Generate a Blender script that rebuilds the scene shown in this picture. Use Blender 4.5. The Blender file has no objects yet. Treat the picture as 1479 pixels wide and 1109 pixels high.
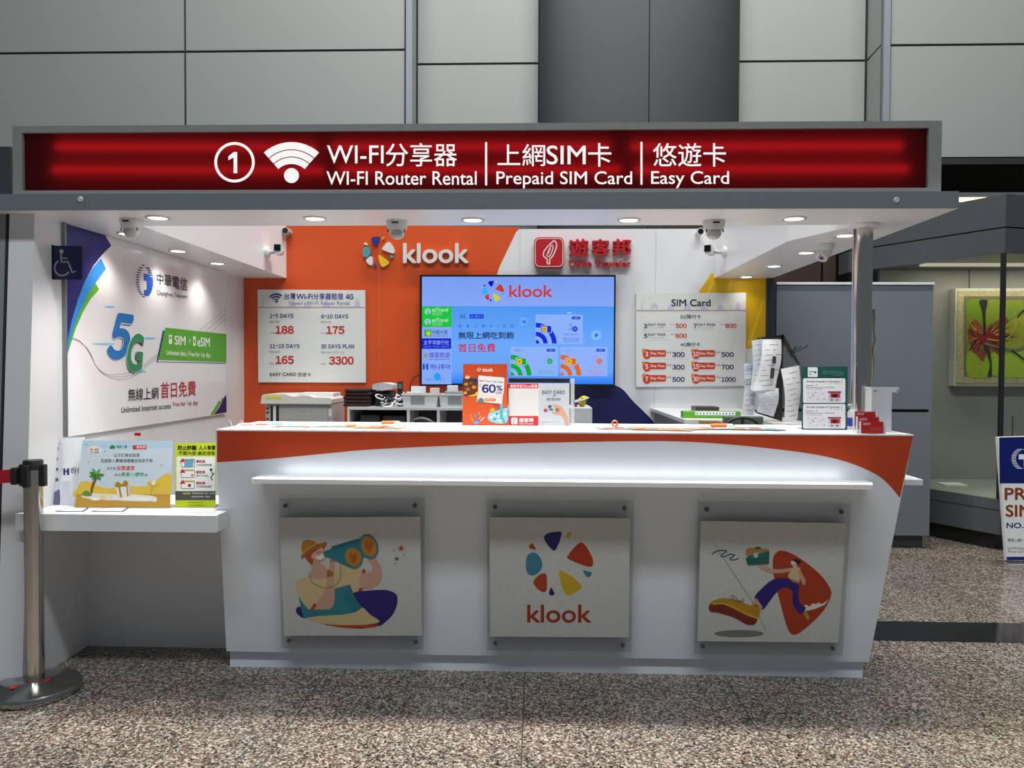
import bpy, math
from mathutils import Vector, Matrix

SC = bpy.context.scene
COL = SC.collection
PI = math.pi

# ------------------------------------------------------------------ camera
W, H, F, EYE = 1479, 1109, 1080.0, 1.35
YAW, PITCH, ROLL = math.atan(34.5 / F), math.atan(23.5 / F), 0.0045
FWD = Vector((-math.sin(YAW) * math.cos(PITCH), math.cos(YAW) * math.cos(PITCH), -math.sin(PITCH)))
_r = Vector((math.cos(YAW), math.sin(YAW), 0.0))
_u = _r.cross(FWD)
RGT = _r * math.cos(ROLL) + _u * math.sin(ROLL)
UPV = RGT.cross(FWD)
CAM = Vector((0, 0, EYE))
cd = bpy.data.cameras.new('camera')
cd.sensor_fit = 'HORIZONTAL'
cd.sensor_width = 36.0
cd.lens = F * 36.0 / W
cd.clip_start = 0.05
cd.clip_end = 100
cam = bpy.data.objects.new('camera', cd)
COL.objects.link(cam)
cam.matrix_world = Matrix((
    (RGT.x, UPV.x, -FWD.x, CAM.x), (RGT.y, UPV.y, -FWD.y, CAM.y), (RGT.z, UPV.z, -FWD.z, CAM.z), (0, 0, 0, 1)))
SC.camera = cam

# ------------------------------------------------------------------ light of the hall
w = bpy.data.worlds.new('hall_ambient')
SC.world = w
w.use_nodes = True
w.node_tree.nodes['Background'].inputs[0].default_value = (0.80, 0.93, 1.06, 1)
w.node_tree.nodes['Background'].inputs[1].default_value = 0.13


def area(name, loc, target, sx, sy, power, col=(1, 1, 1)):
    l = bpy.data.lights.new(name, 'AREA')
    l.shape = 'RECTANGLE'
    l.size, l.size_y = sx, sy
    l.energy = power
    l.color = col
    o = bpy.data.objects.new(name, l)
    COL.objects.link(o)
    o.location = loc
    o.rotation_euler = (Vector(target) - Vector(loc)).to_track_quat('-Z', 'Y').to_euler()
    return o


area('hall_light_row', (1.0, 4.15, 9.5), (1.0, 4.0, 0), 8.0, 0.4, 1050, (1.0, 0.97, 0.92))
area('hall_front_row', (0.0, 0.0, 7.3), (0, 3.2, 0.6), 6.5, 0.5, 330, (0.88, 0.95, 1.0))

vs = SC.view_settings
SC.display_settings.display_device = 'sRGB'
vs.view_transform = 'Standard'
vs.look = 'None'
vs.gamma = 1
vs.use_curve_mapping = False
vs.exposure = 0.0


# ------------------------------------------------------------------ survey helpers
def ray(px, py):
    return FWD + RGT * ((px - W / 2) / F) - UPV * ((py - H / 2) / F)


def at(px, py, Y=None, Z=None, X=None):
    """a measured point of the photograph at a known distance, height or side"""
    d = ray(px, py)
    k = Y / d.y if Y is not None else ((Z - EYE) / d.z if Z is not None else X / d.x)
    return CAM + d * k


def on_plane(px, py, p, n):
    d = ray(px, py)
    return CAM + d * ((Vector(p) - CAM).dot(n) / d.dot(n))


# ------------------------------------------------------------------ materials
def lin(h):
    if isinstance(h, (tuple, list)):
        return tuple(h)[:3]
    h = h.lstrip('#')
    out = []
    for i in (0, 2, 4):
        c = int(h[i:i + 2], 16) / 255
        out.append(c / 12.92 if c <= 0.04045 else ((c + 0.055) / 1.055) ** 2.4)
    return tuple(out)


_mats = {}


def mat(name, col, rough=0.5, metal=0.0, var=0.0, scale=40, bump=0.0, stretch=None, coat=0.0, spec=0.5):
    if name in _mats:
        return _mats[name]
    m = bpy.data.materials.new(name)
    m.use_nodes = True
    nt = m.node_tree
    b = nt.nodes['Principled BSDF']
    c = lin(col)
    b.inputs['Base Color'].default_value = (*c, 1)
    b.inputs['Roughness'].default_value = rough
    b.inputs['Metallic'].default_value = metal
    b.inputs['Specular IOR Level'].default_value = spec
    b.inputs['Coat Weight'].default_value = coat
    if var or bump:
        tc = nt.nodes.new('ShaderNodeTexCoord')
        mp = nt.nodes.new('ShaderNodeMapping')
        if stretch:
            mp.inputs['Scale'].default_value = stretch
        nz = nt.nodes.new('ShaderNodeTexNoise')
        nz.inputs['Scale'].default_value = scale
        nz.inputs['Detail'].default_value = 4
        nt.links.new(tc.outputs['Object'], mp.inputs[0])
        nt.links.new(mp.outputs[0], nz.inputs['Vector'])
        if var:
            r = nt.nodes.new('ShaderNodeValToRGB')
            r.color_ramp.elements[0].position = 0.3
            r.color_ramp.elements[1].position = 0.7
            r.color_ramp.elements[0].color = (*[max(0, x * (1 - var)) for x in c], 1)
            r.color_ramp.elements[1].color = (*[min(1, x * (1 + var)) for x in c], 1)
            nt.links.new(nz.outputs['Fac'], r.inputs[0])
            nt.links.new(r.outputs[0], b.inputs['Base Color'])
        if bump:
            bp = nt.nodes.new('ShaderNodeBump')
            bp.inputs['Strength'].default_value = bump
            bp.inputs['Distance'].default_value = 0.002
            nt.links.new(nz.outputs['Fac'], bp.inputs['Height'])
            nt.links.new(bp.outputs[0], b.inputs['Normal'])
    _mats[name] = m
    return m


def ink(h, rough=0.45):
    return mat('ink_' + h.lstrip('#'), h, rough, spec=0.3)


def glow(name, col, strength=1.0):
    if name in _mats:
        return _mats[name]
    m = bpy.data.materials.new(name)
    m.use_nodes = True
    nt = m.node_tree
    nt.nodes.remove(nt.nodes['Principled BSDF'])
    e = nt.nodes.new('ShaderNodeEmission')
    e.inputs[0].default_value = (*lin(col), 1)
    e.inputs[1].default_value = strength
    nt.links.new(e.outputs[0], nt.nodes['Material Output'].inputs[0])
    _mats[name] = m
    return m


def scr(h):
    return glow('screen_' + h.lstrip('#'), h, 1.0)


def clear(name, tint=(1, 1, 1), gloss=0.06, milky=0.0, rough=0.02):
    """thin clear acrylic or glass sheet: see-through with a surface reflection"""
    if name in _mats:
        return _mats[name]
    m = bpy.data.materials.new(name)
    m.use_nodes = True
    nt = m.node_tree
    nt.nodes.remove(nt.nodes['Principled BSDF'])
    t = nt.nodes.new('ShaderNodeBsdfTransparent')
    t.inputs[0].default_value = (*tint, 1)
    g = nt.nodes.new('ShaderNodeBsdfGlossy')
    g.inputs['Roughness'].default_value = rough
    d = nt.nodes.new('ShaderNodeBsdfDiffuse')
    d.inputs[0].default_value = (0.8, 0.82, 0.83, 1)
    fr = nt.nodes.new('ShaderNodeFresnel')
    fr.inputs[0].default_value = 1.45
    ad = nt.nodes.new('ShaderNodeMath')
    ad.operation = 'MULTIPLY_ADD'
    ad.inputs[1].default_value = 1.0
    ad.inputs[2].default_value = gloss - 0.035
    nt.links.new(fr.outputs[0], ad.inputs[0])
    ge = nt.nodes.new('ShaderNodeNewGeometry')
    iv = nt.nodes.new('ShaderNodeMath')
    iv.operation = 'SUBTRACT'
    iv.inputs[0].default_value = 1.0
    nt.links.new(ge.outputs['Backfacing'], iv.inputs[1])
    fm = nt.nodes.new('ShaderNodeMath')
    fm.operation = 'MULTIPLY'
    nt.links.new(ad.outputs[0], fm.inputs[0])
    nt.links.new(iv.outputs[0], fm.inputs[1])
    ad = fm
    m1 = nt.nodes.new('ShaderNodeMixShader')
    m1.inputs[0].default_value = milky
    nt.links.new(t.outputs[0], m1.inputs[1])
    nt.links.new(d.outputs[0], m1.inputs[2])
    m2 = nt.nodes.new('ShaderNodeMixShader')
    nt.links.new(ad.outputs[0], m2.inputs[0])
    nt.links.new(m1.outputs[0], m2.inputs[1])
    nt.links.new(g.outputs[0], m2.inputs[2])
    nt.links.new(m2.outputs[0], nt.nodes['Material Output'].inputs[0])
    _mats[name] = m
    return m


def granite():
    m = bpy.data.materials.new('polished_granite')
    m.use_nodes = True
    nt = m.node_tree
    N, L = nt.nodes.new, nt.links.new
    b = nt.nodes['Principled BSDF']
    tc = N('ShaderNodeTexCoord')
    # grains: irregular cells, each one mineral
    wn = N('ShaderNodeTexNoise')
    wn.inputs['Scale'].default_value = 160
    L(tc.outputs['Object'], wn.inputs['Vector'])
    wm = N('ShaderNodeMix')
    wm.data_type = 'VECTOR'
    wm.inputs[0].default_value = 0.010
    L(tc.outputs['Object'], wm.inputs[4])
    L(wn.outputs['Color'], wm.inputs[5])
    n1 = N('ShaderNodeTexVoronoi')
    n1.inputs['Scale'].default_value = 150
    L(wm.outputs[1], n1.inputs['Vector'])
    sp1 = N('ShaderNodeSeparateColor')
    L(n1.outputs['Color'], sp1.inputs[0])
    r1 = N('ShaderNodeValToRGB')
    r1.color_ramp.interpolation = 'CONSTANT'
    el = r1.color_ramp.elements
    el[0].position, el[0].color = 0.0, (0.02, 0.019, 0.018, 1)
    el[1].position, el[1].color = 0.86, (0.82, 0.78, 0.70, 1)
    for p, c in ((0.11, (0.10, 0.095, 0.09)), (0.24, (0.31, 0.20, 0.15)), (0.42, (0.36, 0.27, 0.215)), (0.55, (0.20, 0.18, 0.165)), (0.68, (0.60, 0.54, 0.46))):
        e = el.new(p)
        e.color = (*c, 1)
    L(sp1.outputs[0], r1.inputs[0])
    n2 = N('ShaderNodeTexNoise')
    n2.inputs['Scale'].default_value = 3.5
    n2.inputs['Detail'].default_value = 5
    L(tc.outputs['Object'], n2.inputs['Vector'])
    hs = N('ShaderNodeMix')
    hs.data_type = 'RGBA'
    hs.blend_type = 'MULTIPLY'
    r2 = N('ShaderNodeValToRGB')
    r2.color_ramp.elements[0].position = 0.35
    r2.color_ramp.elements[0].color = (0.44, 0.45, 0.44, 1)
    r2.color_ramp.elements[1].position = 0.65
    r2.color_ramp.elements[1].color = (0.57, 0.545, 0.52, 1)
    L(n2.outputs['Fac'], r2.inputs[0])
    hs.inputs[0].default_value = 1.0
    L(r1.outputs[0], hs.inputs[6])
    L(r2.outputs[0], hs.inputs[7])
    # tile joints, 0.878 m square
    mp = N('ShaderNodeMapping')
    mp.inputs['Location'].default_value = (-0.835, -3.115, 0)
    L(tc.outputs['Object'], mp.inputs[0])
    sx = N('ShaderNodeSeparateXYZ')
    L(mp.outputs[0], sx.inputs[0])
    ds = []
    for k in (0, 1):
        pp = N('ShaderNodeMath')
        pp.operation = 'PINGPONG'
        pp.inputs[1].default_value = 0.439
        L(sx.outputs[k], pp.inputs[0])
        lt = N('ShaderNodeMath')
        lt.operation = 'LESS_THAN'
        lt.inputs[1].default_value = 0.0026
        L(pp.outputs[0], lt.inputs[0])
        ds.append(lt)
    mx = N('ShaderNodeMath')
    mx.operation = 'MAXIMUM'
    L(ds[0].outputs[0], mx.inputs[0])
    L(ds[1].outputs[0], mx.inputs[1])
    j = N('ShaderNodeMix')
    j.data_type = 'RGBA'
    L(mx.outputs[0], j.inputs[0])
    L(hs.outputs[2], j.inputs[6])
    j.inputs[7].default_value = (0.06, 0.05, 0.045, 1)
    L(j.outputs[2], b.inputs['Base Color'])
    b.inputs['Roughness'].default_value = 0.16
    b.inputs['Specular IOR Level'].default_value = 0.45
    return m


M_WHITE = mat('white_laminate', (0.78, 0.79, 0.80), 0.35, var=0.02, scale=6)
M_WALLW = mat('white_wall_film', (0.76, 0.76, 0.77), 0.28, var=0.015, scale=5)
M_CTR = mat('counter_white', (0.80, 0.835, 0.88), 0.4, var=0.02, scale=4)
M_ORANGE = mat('orange_film', '#d4501c', 0.38, var=0.03, scale=3)
M_NAVY = mat('navy_film', '#1d2059', 0.4)
M_YELL = mat('yellow_film', '#e3b610', 0.4)
M_YELL2 = mat('pale_yellow_film', '#ecc93a', 0.4)
M_HALL = mat('hall_wall_panel', (0.245, 0.268, 0.257), 0.55, var=0.05, scale=160, bump=0.15)
M_JOINT = mat('dark_joint', (0.02, 0.02, 0.02), 0.8, var=0.1)
M_STEELB = mat('bluegrey_metal_panel', (0.022, 0.028, 0.031), 0.5, var=0.03, scale=5)
M_STRIP = mat('grey_metal_strip', (0.20, 0.225, 0.255), 0.4, var=0.03)
M_GREYP = mat('grey_panel', (0.24, 0.265, 0.28), 0.5, var=0.03, scale=5)
M_FRAME = mat('sign_frame_metal', (0.25, 0.25, 0.235), 0.45, metal=0.2, var=0.04)
M_LEDGE = mat('ledge_grey', (0.155, 0.175, 0.19), 0.5, var=0.03)
M_STEEL = mat('brushed_steel', (0.66, 0.63, 0.58), 0.12, metal=1.0, var=0.05, scale=30, stretch=(1, 1, 0.05))
M_CHROME = mat('chrome', (0.7, 0.7, 0.7), 0.12, metal=1.0, var=0.03)
M_BLACK = mat('black_plastic', (0.015, 0.015, 0.016), 0.45, var=0.2)
M_BLKGL = mat('black_gloss', (0.008, 0.008, 0.01), 0.15, var=0.1)
M_PAPER = mat('white_paper', (0.80, 0.81, 0.82), 0.6, var=0.02, scale=8)
M_PAPERB = mat('bluish_paper', (0.68, 0.71, 0.78), 0.6, var=0.02, scale=8)
M_GREYCAB = mat('grey_cabinet', (0.17, 0.195, 0.22), 0.45, var=0.03, scale=5)
M_DARK = mat('dark_wall', (0.022, 0.021, 0.02), 0.5, var=0.15, scale=3)
M_BROWN = mat('dark_brown_panel', (0.035, 0.018, 0.013), 0.45, var=0.15, scale=3)
M_CASE = mat('display_case_grey', (0.10, 0.112, 0.12), 0.4, var=0.05)
M_CASED = mat('display_case_dark', (0.045, 0.05, 0.052), 0.4, var=0.05)
M_BEIGE = mat('beige_fabric_wall', (0.38, 0.37, 0.345), 0.8, var=0.06, scale=90, bump=0.2)
M_CAMW = mat('camera_shell', (0.68, 0.69, 0.68), 0.35, var=0.03)
M_ACR = clear('clear_acrylic')
M_ACRM = clear('tinted_acrylic', tint=(0.84, 0.86, 0.86), milky=0.03)
M_ACRF = clear('frosted_acrylic', milky=0.38, rough=0.15)
M_GLASS = clear('case_glass', tint=(0.9, 0.93, 0.9), gloss=0.05)
M_RED = mat('red_card', '#c4161f', 0.4, var=0.04)
M_GREYPL = mat('grey_plastic', (0.42, 0.43, 0.43), 0.5, var=0.03)


# ------------------------------------------------------------------ mesh building
class MB:
    def __init__(s):
        s.v, s.f, s.mi, s.ms = [], [], [], []

    def m(s, m):
        if m not in s.ms:
            s.ms.append(m)
        return s.ms.index(m)

    def add(s, vs_, fs, m):
        o = len(s.v)
        s.v += [tuple(p) for p in vs_]
        k = s.m(m)
        for f in fs:
            s.f.append([i + o for i in f])
            s.mi.append(k)
        return s

    def box(s, x0, x1, y0, y1, z0, z1, m):
        v = [(x0, y0, z0), (x1, y0, z0), (x1, y1, z0), (x0, y1, z0), (x0, y0, z1), (x1, y0, z1), (x1, y1, z1), (x0, y1, z1)]
        return s.add(v, [(3, 2, 1, 0), (4, 5, 6, 7), (0, 1, 5, 4), (1, 2, 6, 5), (2, 3, 7, 6), (3, 0, 4, 7)], m)

    def prism(s, pts, vec, m, m_side=None):
        """closed outline of 3D points swept by vec; pts is the face away from vec"""
        n = len(pts)
        vec = Vector(vec)
        a = [Vector(p) for p in pts]
        b = [p + vec for p in a]
        nr = Vector((0, 0, 0))
        for i in range(n):
            p, q = a[i], a[(i + 1) % n]
            nr += p.cross(q)
        if nr.dot(vec) > 0:
            a.reverse()
            b.reverse()
        s.add(a, [list(range(n))], m)
        s.add(a + b, [[n + i for i in reversed(range(n))]] + [[i, n + i, n + (i + 1) % n, (i + 1) % n] for i in range(n)], m_side or m)
        return s

    def quadbox(s, c, depth, n, m, m_side=None):
        return s.prism(c, Vector(n) * -depth, m, m_side)

    def cyl(s, p0, p1, r0, r1, m, n=24, caps=True):
        p0, p1 = Vector(p0), Vector(p1)
        d = (p1 - p0).normalized()
        a = d.orthogonal().normalized()
        b = d.cross(a)
        v = []
        for p, r in ((p0, r0), (p1, r1)):
            for i in range(n):
                t = 2 * PI * i / n
                v.append(p + (a * math.cos(t) + b * math.sin(t)) * r)
        f = [[i, (i + 1) % n, n + (i + 1) % n, n + i] for i in range(n)]
        if caps:
            f += [list(reversed(range(n))), list(range(n, 2 * n))]
        return s.add(v, f, m)

    def lathe(s, c, prof, m, n=40, axis=(0, 0, 1)):
        """profile of (radius, height) turned about an axis through c"""
        c = Vector(c)
        d = Vector(axis).normalized()
        a = d.orthogonal().normalized()
        b = d.cross(a)
        v, f = [], []
        k = len(prof)
        for r, h in prof:
            for i in range(n):
                t = 2 * PI * i / n
                v.append(c + d * h + (a * math.cos(t) + b * math.sin(t)) * r)
        for j in range(k - 1):
            for i in range(n):
                f.append([j * n + i, j * n + (i + 1) % n, (j + 1) * n + (i + 1) % n, (j + 1) * n + i])
        if prof[0][0] > 1e-6:
            f.append(list(reversed(range(n))))
        if prof[-1][0] > 1e-6:
            f.append([(k - 1) * n + i for i in range(n)])
        return s.add(v, f, m)

    def tube(s, pts, r, m, n=8):
        pts = [Vector(p) for p in pts]
        v, f = [], []
        up = None
        for i, p in enumerate(pts):
            d = (pts[min(i + 1, len(pts) - 1)] - pts[max(i - 1, 0)]).normalized()
            a = d.orthogonal().normalized() if up is None else (up - d * up.dot(d)).normalized()
            up = a
            b = d.cross(a)
            for k in range(n):
                t = 2 * PI * k / n
                v.append(p + (a * math.cos(t) + b * math.sin(t)) * r)
        for i in range(len(pts) - 1):
            for k in range(n):
                f.append([i * n + k, i * n + (k + 1) % n, (i + 1) * n + (k + 1) % n, (i + 1) * n + k])
        f += [list(reversed(range(n))), [(len(pts) - 1) * n + k for k in range(n)]]
        return s.add(v, f, m)

    def ball(s, c, r, m, sx=1, sy=1, sz=1, n=24, k=14):
        c = Vector(c)
        v, f = [c + Vector((0, 0, -r * sz))], []
        for j in range(1, k):
            t = -PI / 2 + PI * j / k
            for i in range(n):
                q = 2 * PI * i / n
                v.append(c + Vector((r * sx * math.cos(t) * math.cos(q), r * sy * math.cos(t) * math.sin(q), r * sz * math.sin(t))))
        v.append(c + Vector((0, 0, r * sz)))
        for i in range(n):
            f.append([0, 1 + (i + 1) % n, 1 + i])
            f.append([len(v) - 1, 1 + (k - 2) * n + i, 1 + (k - 2) * n + (i + 1) % n])
        for j in range(k - 2):
            for i in range(n):
                f.append([1 + j * n + i, 1 + j * n + (i + 1) % n, 1 + (j + 1) * n + (i + 1) % n, 1 + (j + 1) * n + i])
        return s.add(v, f, m)

    def build(s, name, parent=None, smooth=False, bevel=0.0, segs=2):
        me = bpy.data.meshes.new(name)
        me.from_pydata(s.v, [], s.f)
        for m in s.ms:
            me.materials.append(m)
        me.polygons.foreach_set('material_index', s.mi)
        me.update()
        o = bpy.data.objects.new(name, me)
        COL.objects.link(o)
        if smooth:
            me.polygons.foreach_set('use_smooth', [True] * len(me.polygons))
            if hasattr(me, 'set_sharp_from_angle'):
                me.set_sharp_from_angle(angle=math.radians(40))
        if bevel:
            b = o.modifiers.new('bevel', 'BEVEL')
            b.width = bevel
            b.segments = segs
            b.limit_method = 'ANGLE'
        if parent:
            put(o, parent)
        return o


def put(o, parent):
    """parent o, keeping its world place (parents are never rotated or scaled)"""
    t = Vector((0, 0, 0))
    p = parent
    while p:
        t += Vector(p.location)
        p = p.parent
    o.parent = parent
    o.location = Vector(o.location) - t


def tag(o, label, cat, group=None):
    o['label'], o['category'] = label, cat
    if group:
        o['group'] = group
    return o


def thing(name, label, cat, loc=(0, 0, 0), group=None):
    o = bpy.data.objects.new(name, None)
    o.empty_display_size = 0.05
    COL.objects.link(o)
    o.location = loc
    return tag(o, label, cat, group)


def struct(o):
    o['kind'] = 'structure'
    return o


def spline(pts, k=6, closed=True):
    """smooth curve through 2D points"""
    n = len(pts)
    out = []
    rng = range(n) if closed else range(n - 1)
    for i in rng:
        if closed:
            p = [pts[(i + j) % n] for j in (-1, 0, 1, 2)]
        else:
            p = [pts[max(i - 1, 0)], pts[i], pts[i + 1], pts[min(i + 2, n - 1)]]
        for q in range(k):
            t = q / k
            out.append(tuple(0.5 * (2 * p[1][a] + (p[2][a] - p[0][a]) * t + (2 * p[0][a] - 5 * p[1][a] + 4 * p[2][a] - p[3][a]) * t * t
                                    + (3 * p[1][a] - p[0][a] - 3 * p[2][a] + p[3][a]) * t ** 3) for a in (0, 1)))
    if not closed:
        out.append(pts[-1])
    return out


_txt, _asp = {}, {}


def text_mesh(s, bold=0.0, raised=False, italic=0.0):
    key = (s, bold, raised, italic)
    if key in _txt:
        return _txt[key]
    if s.isascii() and s.upper() == s and any(ch.isdigit() for ch in s):
        # set glyph by glyph from the wide forms, whose figure one has a flag
        V, Fc, x = [], [], 0.0
        for ch in s:
            if ch == ' ':
                x += 0.42
                continue
            wide = chr(ord(ch) + 0xFEE0) if ch != '~' else '~'
            gv, gf = glyphs(wide, bold, raised, italic)
            a, b_ = min(p[0] for p in gv), max(p[0] for p in gv)
            o_ = len(V)
            V += [(p[0] - a + x, p[1] + (0.18 if ch == '~' else 0), p[2]) for p in gv]
            Fc += [[i + o_ for i in f_] for f_ in gf]
            x += b_ - a + 0.085
        v, f = V, Fc
    else:
        v, f = glyphs(s, bold, raised, italic)
    x0, x1 = min(p[0] for p in v), max(p[0] for p in v)
    y0, y1 = min(p[1] for p in v), max(p[1] for p in v)
    v = [((p[0] - x0) / (x1 - x0), (p[1] - y0) / (y1 - y0), (p[2] + 0.1) / 0.2 if raised else 0) for p in v]
    _txt[key] = (v, f)
    _asp[key] = (x1 - x0, y1 - y0)
    return _txt[key]


def glyphs(s, bold, raised, italic):
    c = bpy.data.curves.new('glyphs', 'FONT')
    c.body = s
    c.resolution_u = 4
    c.offset = min(0.0, bold)
    c.shear = italic
    c.extrude = 0.1 if raised else 0.0
    o = bpy.data.objects.new('glyphs', c)
    COL.objects.link(o)
    me = bpy.data.meshes.new_from_object(o.evaluated_get(bpy.context.evaluated_depsgraph_get()))
    v = [tuple(p.co) for p in me.vertices]
    f = [list(p.vertices) for p in me.polygons]
    bpy.data.objects.remove(o)
    bpy.data.curves.remove(c)
    bpy.data.meshes.remove(me)
    return v, f


def text_aspect(s, bold, raised, italic):
    return _asp[(s, bold, raised, italic)]


class Art:
    """artwork on a flat surface: drawn in the units of a drawing board laid over that surface"""

    def __init__(s, p, n, ox=0, oy=0, sc=1.0, mk=None, lift=0.0004):
        s.p, s.n = Vector(p), Vector(n).normalized()
        s.ox, s.oy, s.sc = ox, oy, sc
        s.mk = mk or ink
        s.lift = lift
        s.b = MB()

    def P(s, x, y, h=0.0):
        return on_plane(s.ox + x / s.sc, s.oy + y / s.sc, s.p + s.n * h, s.n)

    def flat(s, pts, col, lay=1):
        q = [s.P(x, y, lay * s.lift) for x, y in pts]
        nr = Vector((0, 0, 0))
        for i in range(len(q)):
            nr += (q[i] - q[0]).cross(q[(i + 1) % len(q)] - q[0])
        if nr.dot(s.n) < 0:
            q.reverse()
        s.b.add(q, [list(range(len(q)))], s.mk(col) if isinstance(col, str) else col)

    def poly(s, pts, col, lay=1):
        s.flat(pts, col, lay)

    def blob(s, pts, col, lay=1, k=6):
        s.flat(spline(pts, k), col, lay)

    def rect(s, x0, y0, x1, y1, col, lay=1, r=0):
        if r:
            pts = []
            for cx, cy, a in ((x1 - r, y0 + r, -90), (x1 - r, y1 - r, 0), (x0 + r, y1 - r, 90), (x0 + r, y0 + r, 180)):
                for k in range(6):
                    t = math.radians(a + 18 * k)
                    pts.append((cx + r * math.cos(t), cy + r * math.sin(t)))
            s.flat(pts, col, lay)
        else:
            s.flat([(x0, y0), (x1, y0), (x1, y1), (x0, y1)], col, lay)

    def oval(s, cx, cy, rx, ry, col, lay=1, n=28, rot=0):
        c, d = math.cos(rot), math.sin(rot)
        s.flat([(cx + rx * math.cos(t) * c - ry * math.sin(t) * d, cy + rx * math.cos(t) * d + ry * math.sin(t) * c)
                for t in (2 * PI * i / n for i in range(n))], col, lay)

    def arc(s, cx, cy, r0, r1, a0, a1, col, lay=1, n=20, sx=1.0):
        """ring sector, degrees, 0 = right, 90 = up"""
        A = [math.radians(a0 + (a1 - a0) * i / n) for i in range(n + 1)]
        for i in range(n):
            q = [(cx + sx * r * math.cos(t), cy - r * math.sin(t)) for r, t in ((r0, A[i]), (r1, A[i]), (r1, A[i + 1]), (r0, A[i + 1]))]
            s.flat(q, col, lay)

    def line(s, pts, wd, col, lay=1):
        n = len(pts)
        a, b = [], []
        for i in range(n):
            p, q = pts[max(i - 1, 0)], pts[min(i + 1, n - 1)]
            dx, dy = q[0] - p[0], q[1] - p[1]
            l = math.hypot(dx, dy) or 1
            ox, oy = -dy / l * wd / 2, dx / l * wd / 2
            a.append((pts[i][0] + ox, pts[i][1] + oy))
            b.append((pts[i][0] - ox, pts[i][1] - oy))
        for i in range(n - 1):
            s.flat([a[i], a[i + 1], b[i + 1], b[i]], col, lay)

    def text(s, t, box, col, lay=2, bold=0.0, raised=0.0, italic=0.0, side=None):
        """fit the lettering into (x0, y0, x1, y1) or into four corners tl, tr, br, bl"""
        v, f = text_mesh(t, bold, bool(raised), italic)
        if len(box) == 4 and not isinstance(box[0], (tuple, list)):
            x0, y0, x1, y1 = box
            tl, tr, br, bl = (x0, y0), (x1, y0), (x1, y1), (x0, y1)
        else:
            tl, tr, br, bl = box
        pts = []
        # heavier strokes: the same outline laid down again a little to each side
        k = max(0.0, bold) * (1.0 if any(ch.isdigit() for ch in t) else 0.7)
        asp = text_aspect(t, bold, bool(raised), italic)
        if k:
            kx, ky = k / asp[0], k / asp[1]
            v = [(min(1, max(0, u * (1 - 2 * kx) + kx + i * kx)), min(1, max(0, w_ * (1 - 2 * ky) + ky + j * ky)), d - e_ if not raised else (d - e_ * d))
                 for i, j, e_ in ((-1, 0, 0), (1, 0, .01), (0, -1, .02), (0, 1, .03), (-.7, -.7, .04), (.7, -.7, .05), (.7, .7, .06), (-.7, .7, .07)) for u, w_, d in v]
            n0 = len(v) // 8
            f = [[q + r_ * n0 for q in g_] for r_ in range(8) for g_ in f]
        for u, w_, d in v:
            x = (tl[0] * (1 - u) + tr[0] * u) * w_ + (bl[0] * (1 - u) + br[0] * u) * (1 - w_)
            y = (tl[1] * (1 - u) + tr[1] * u) * w_ + (bl[1] * (1 - u) + br[1] * u) * (1 - w_)
            pts.append(s.P(x, y, lay * s.lift + (d * raised if raised else d * s.lift * 8)))
        s.b.add(pts, f, s.mk(col) if isinstance(col, str) else col)

    def solid(s, pts, depth, col, lay=0):
        """raised flat piece of the given depth standing on the surface"""
        q = [s.P(x, y, lay * s.lift + depth) for x, y in pts]
        s.b.prism(q, s.n * -depth, s.mk(col) if isinstance(col, str) else col)

    def build(s, name, parent=None):
        return s.b.build(name, parent)


FRONT = Vector((0, -1, 0))

# ================================================================== the hall
o = MB().box(-9, 10, -4, 14, -0.1, 0, granite()).build('floor')
struct(o)
o = MB().box(1.55, 6.0, 3.75, 4.04, 0.0, 0.002, mat('black_granite', (0.006, 0.007, 0.009), 0.12, var=0.3)).build('trim_1')
struct(o)

HY, RY, ZT = 7.5, 7.86, 7.2           # hall wall front, its recess, its visible top


def hx(px, Y=HY):
    return at(px, 75, Y=Y).x


zl, zr = at(300, 76, Y=HY).z, at(1380, 71, Y=HY).z
zj = 4.52
wb = MB()
# panels (fabric faced), 9 mm joints between them
g = 0.012
XL0, XL1, XL2 = -7.0, hx(267), hx(586)
for a, b in ((XL0, XL1), (XL1, XL2)):
    for c, d in ((3.42, zj), (zj, ZT)):
        wb.box(a + g, b - g, HY, HY + 0.03, c + g, d - g, M_HALL)
for a, b in ((hx(1285), 4.5 + 4),):
    for c, d in ((3.42, zj), (zj, ZT)):
        wb.box(a + g, b - g, HY, HY + 0.03, c + g, d - g, M_HALL)
o = struct(wb.build('wall_back'))
wb = MB()
for a, b in ((hx(602, RY), hx(779, RY)), (hx(1066, RY), hx(1251, RY))):
    for c, d in ((2.6, zj), (zj, ZT)):
        wb.box(a + g, b - g, RY, RY + 0.03, c + g, d - g, M_HALL)
# slanted return on the far side of the recess
xa, xb = hx(1251, RY), hx(1274)
for c, d in ((2.6, zj), (zj, ZT)):
    wb.prism([(xa + g, RY, c + g), (xb - g, HY, c + g), (xb - g, HY, d - g), (xa + g, RY, d - g)], (0.02, 0.03, 0), M_HALL)
xa, xb = hx(602, RY), hx(596)
wb.prism([(xb, HY + .02, 2.6), (xa - .005, RY, 2.6), (xa - .005, RY, ZT), (xb, HY + .02, ZT)], (-0.03, 0.0, 0), M_GREYP)
struct(wb.build('wall_recess'))
wb = MB()
wb.box(XL0, XL2, HY + 0.02, HY + 0.06, 3.4, ZT, M_JOINT)
wb.box(hx(1285), 8.5, HY + 0.02, HY + 0.06, 3.4, ZT, M_JOINT)
wb.box(hx(600, RY) - 0.2, hx(1251, RY) + 0.05, RY + 0.02, RY + 0.06, 2.6, ZT, M_JOINT)
struct(wb.build('wall_backing'))
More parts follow.
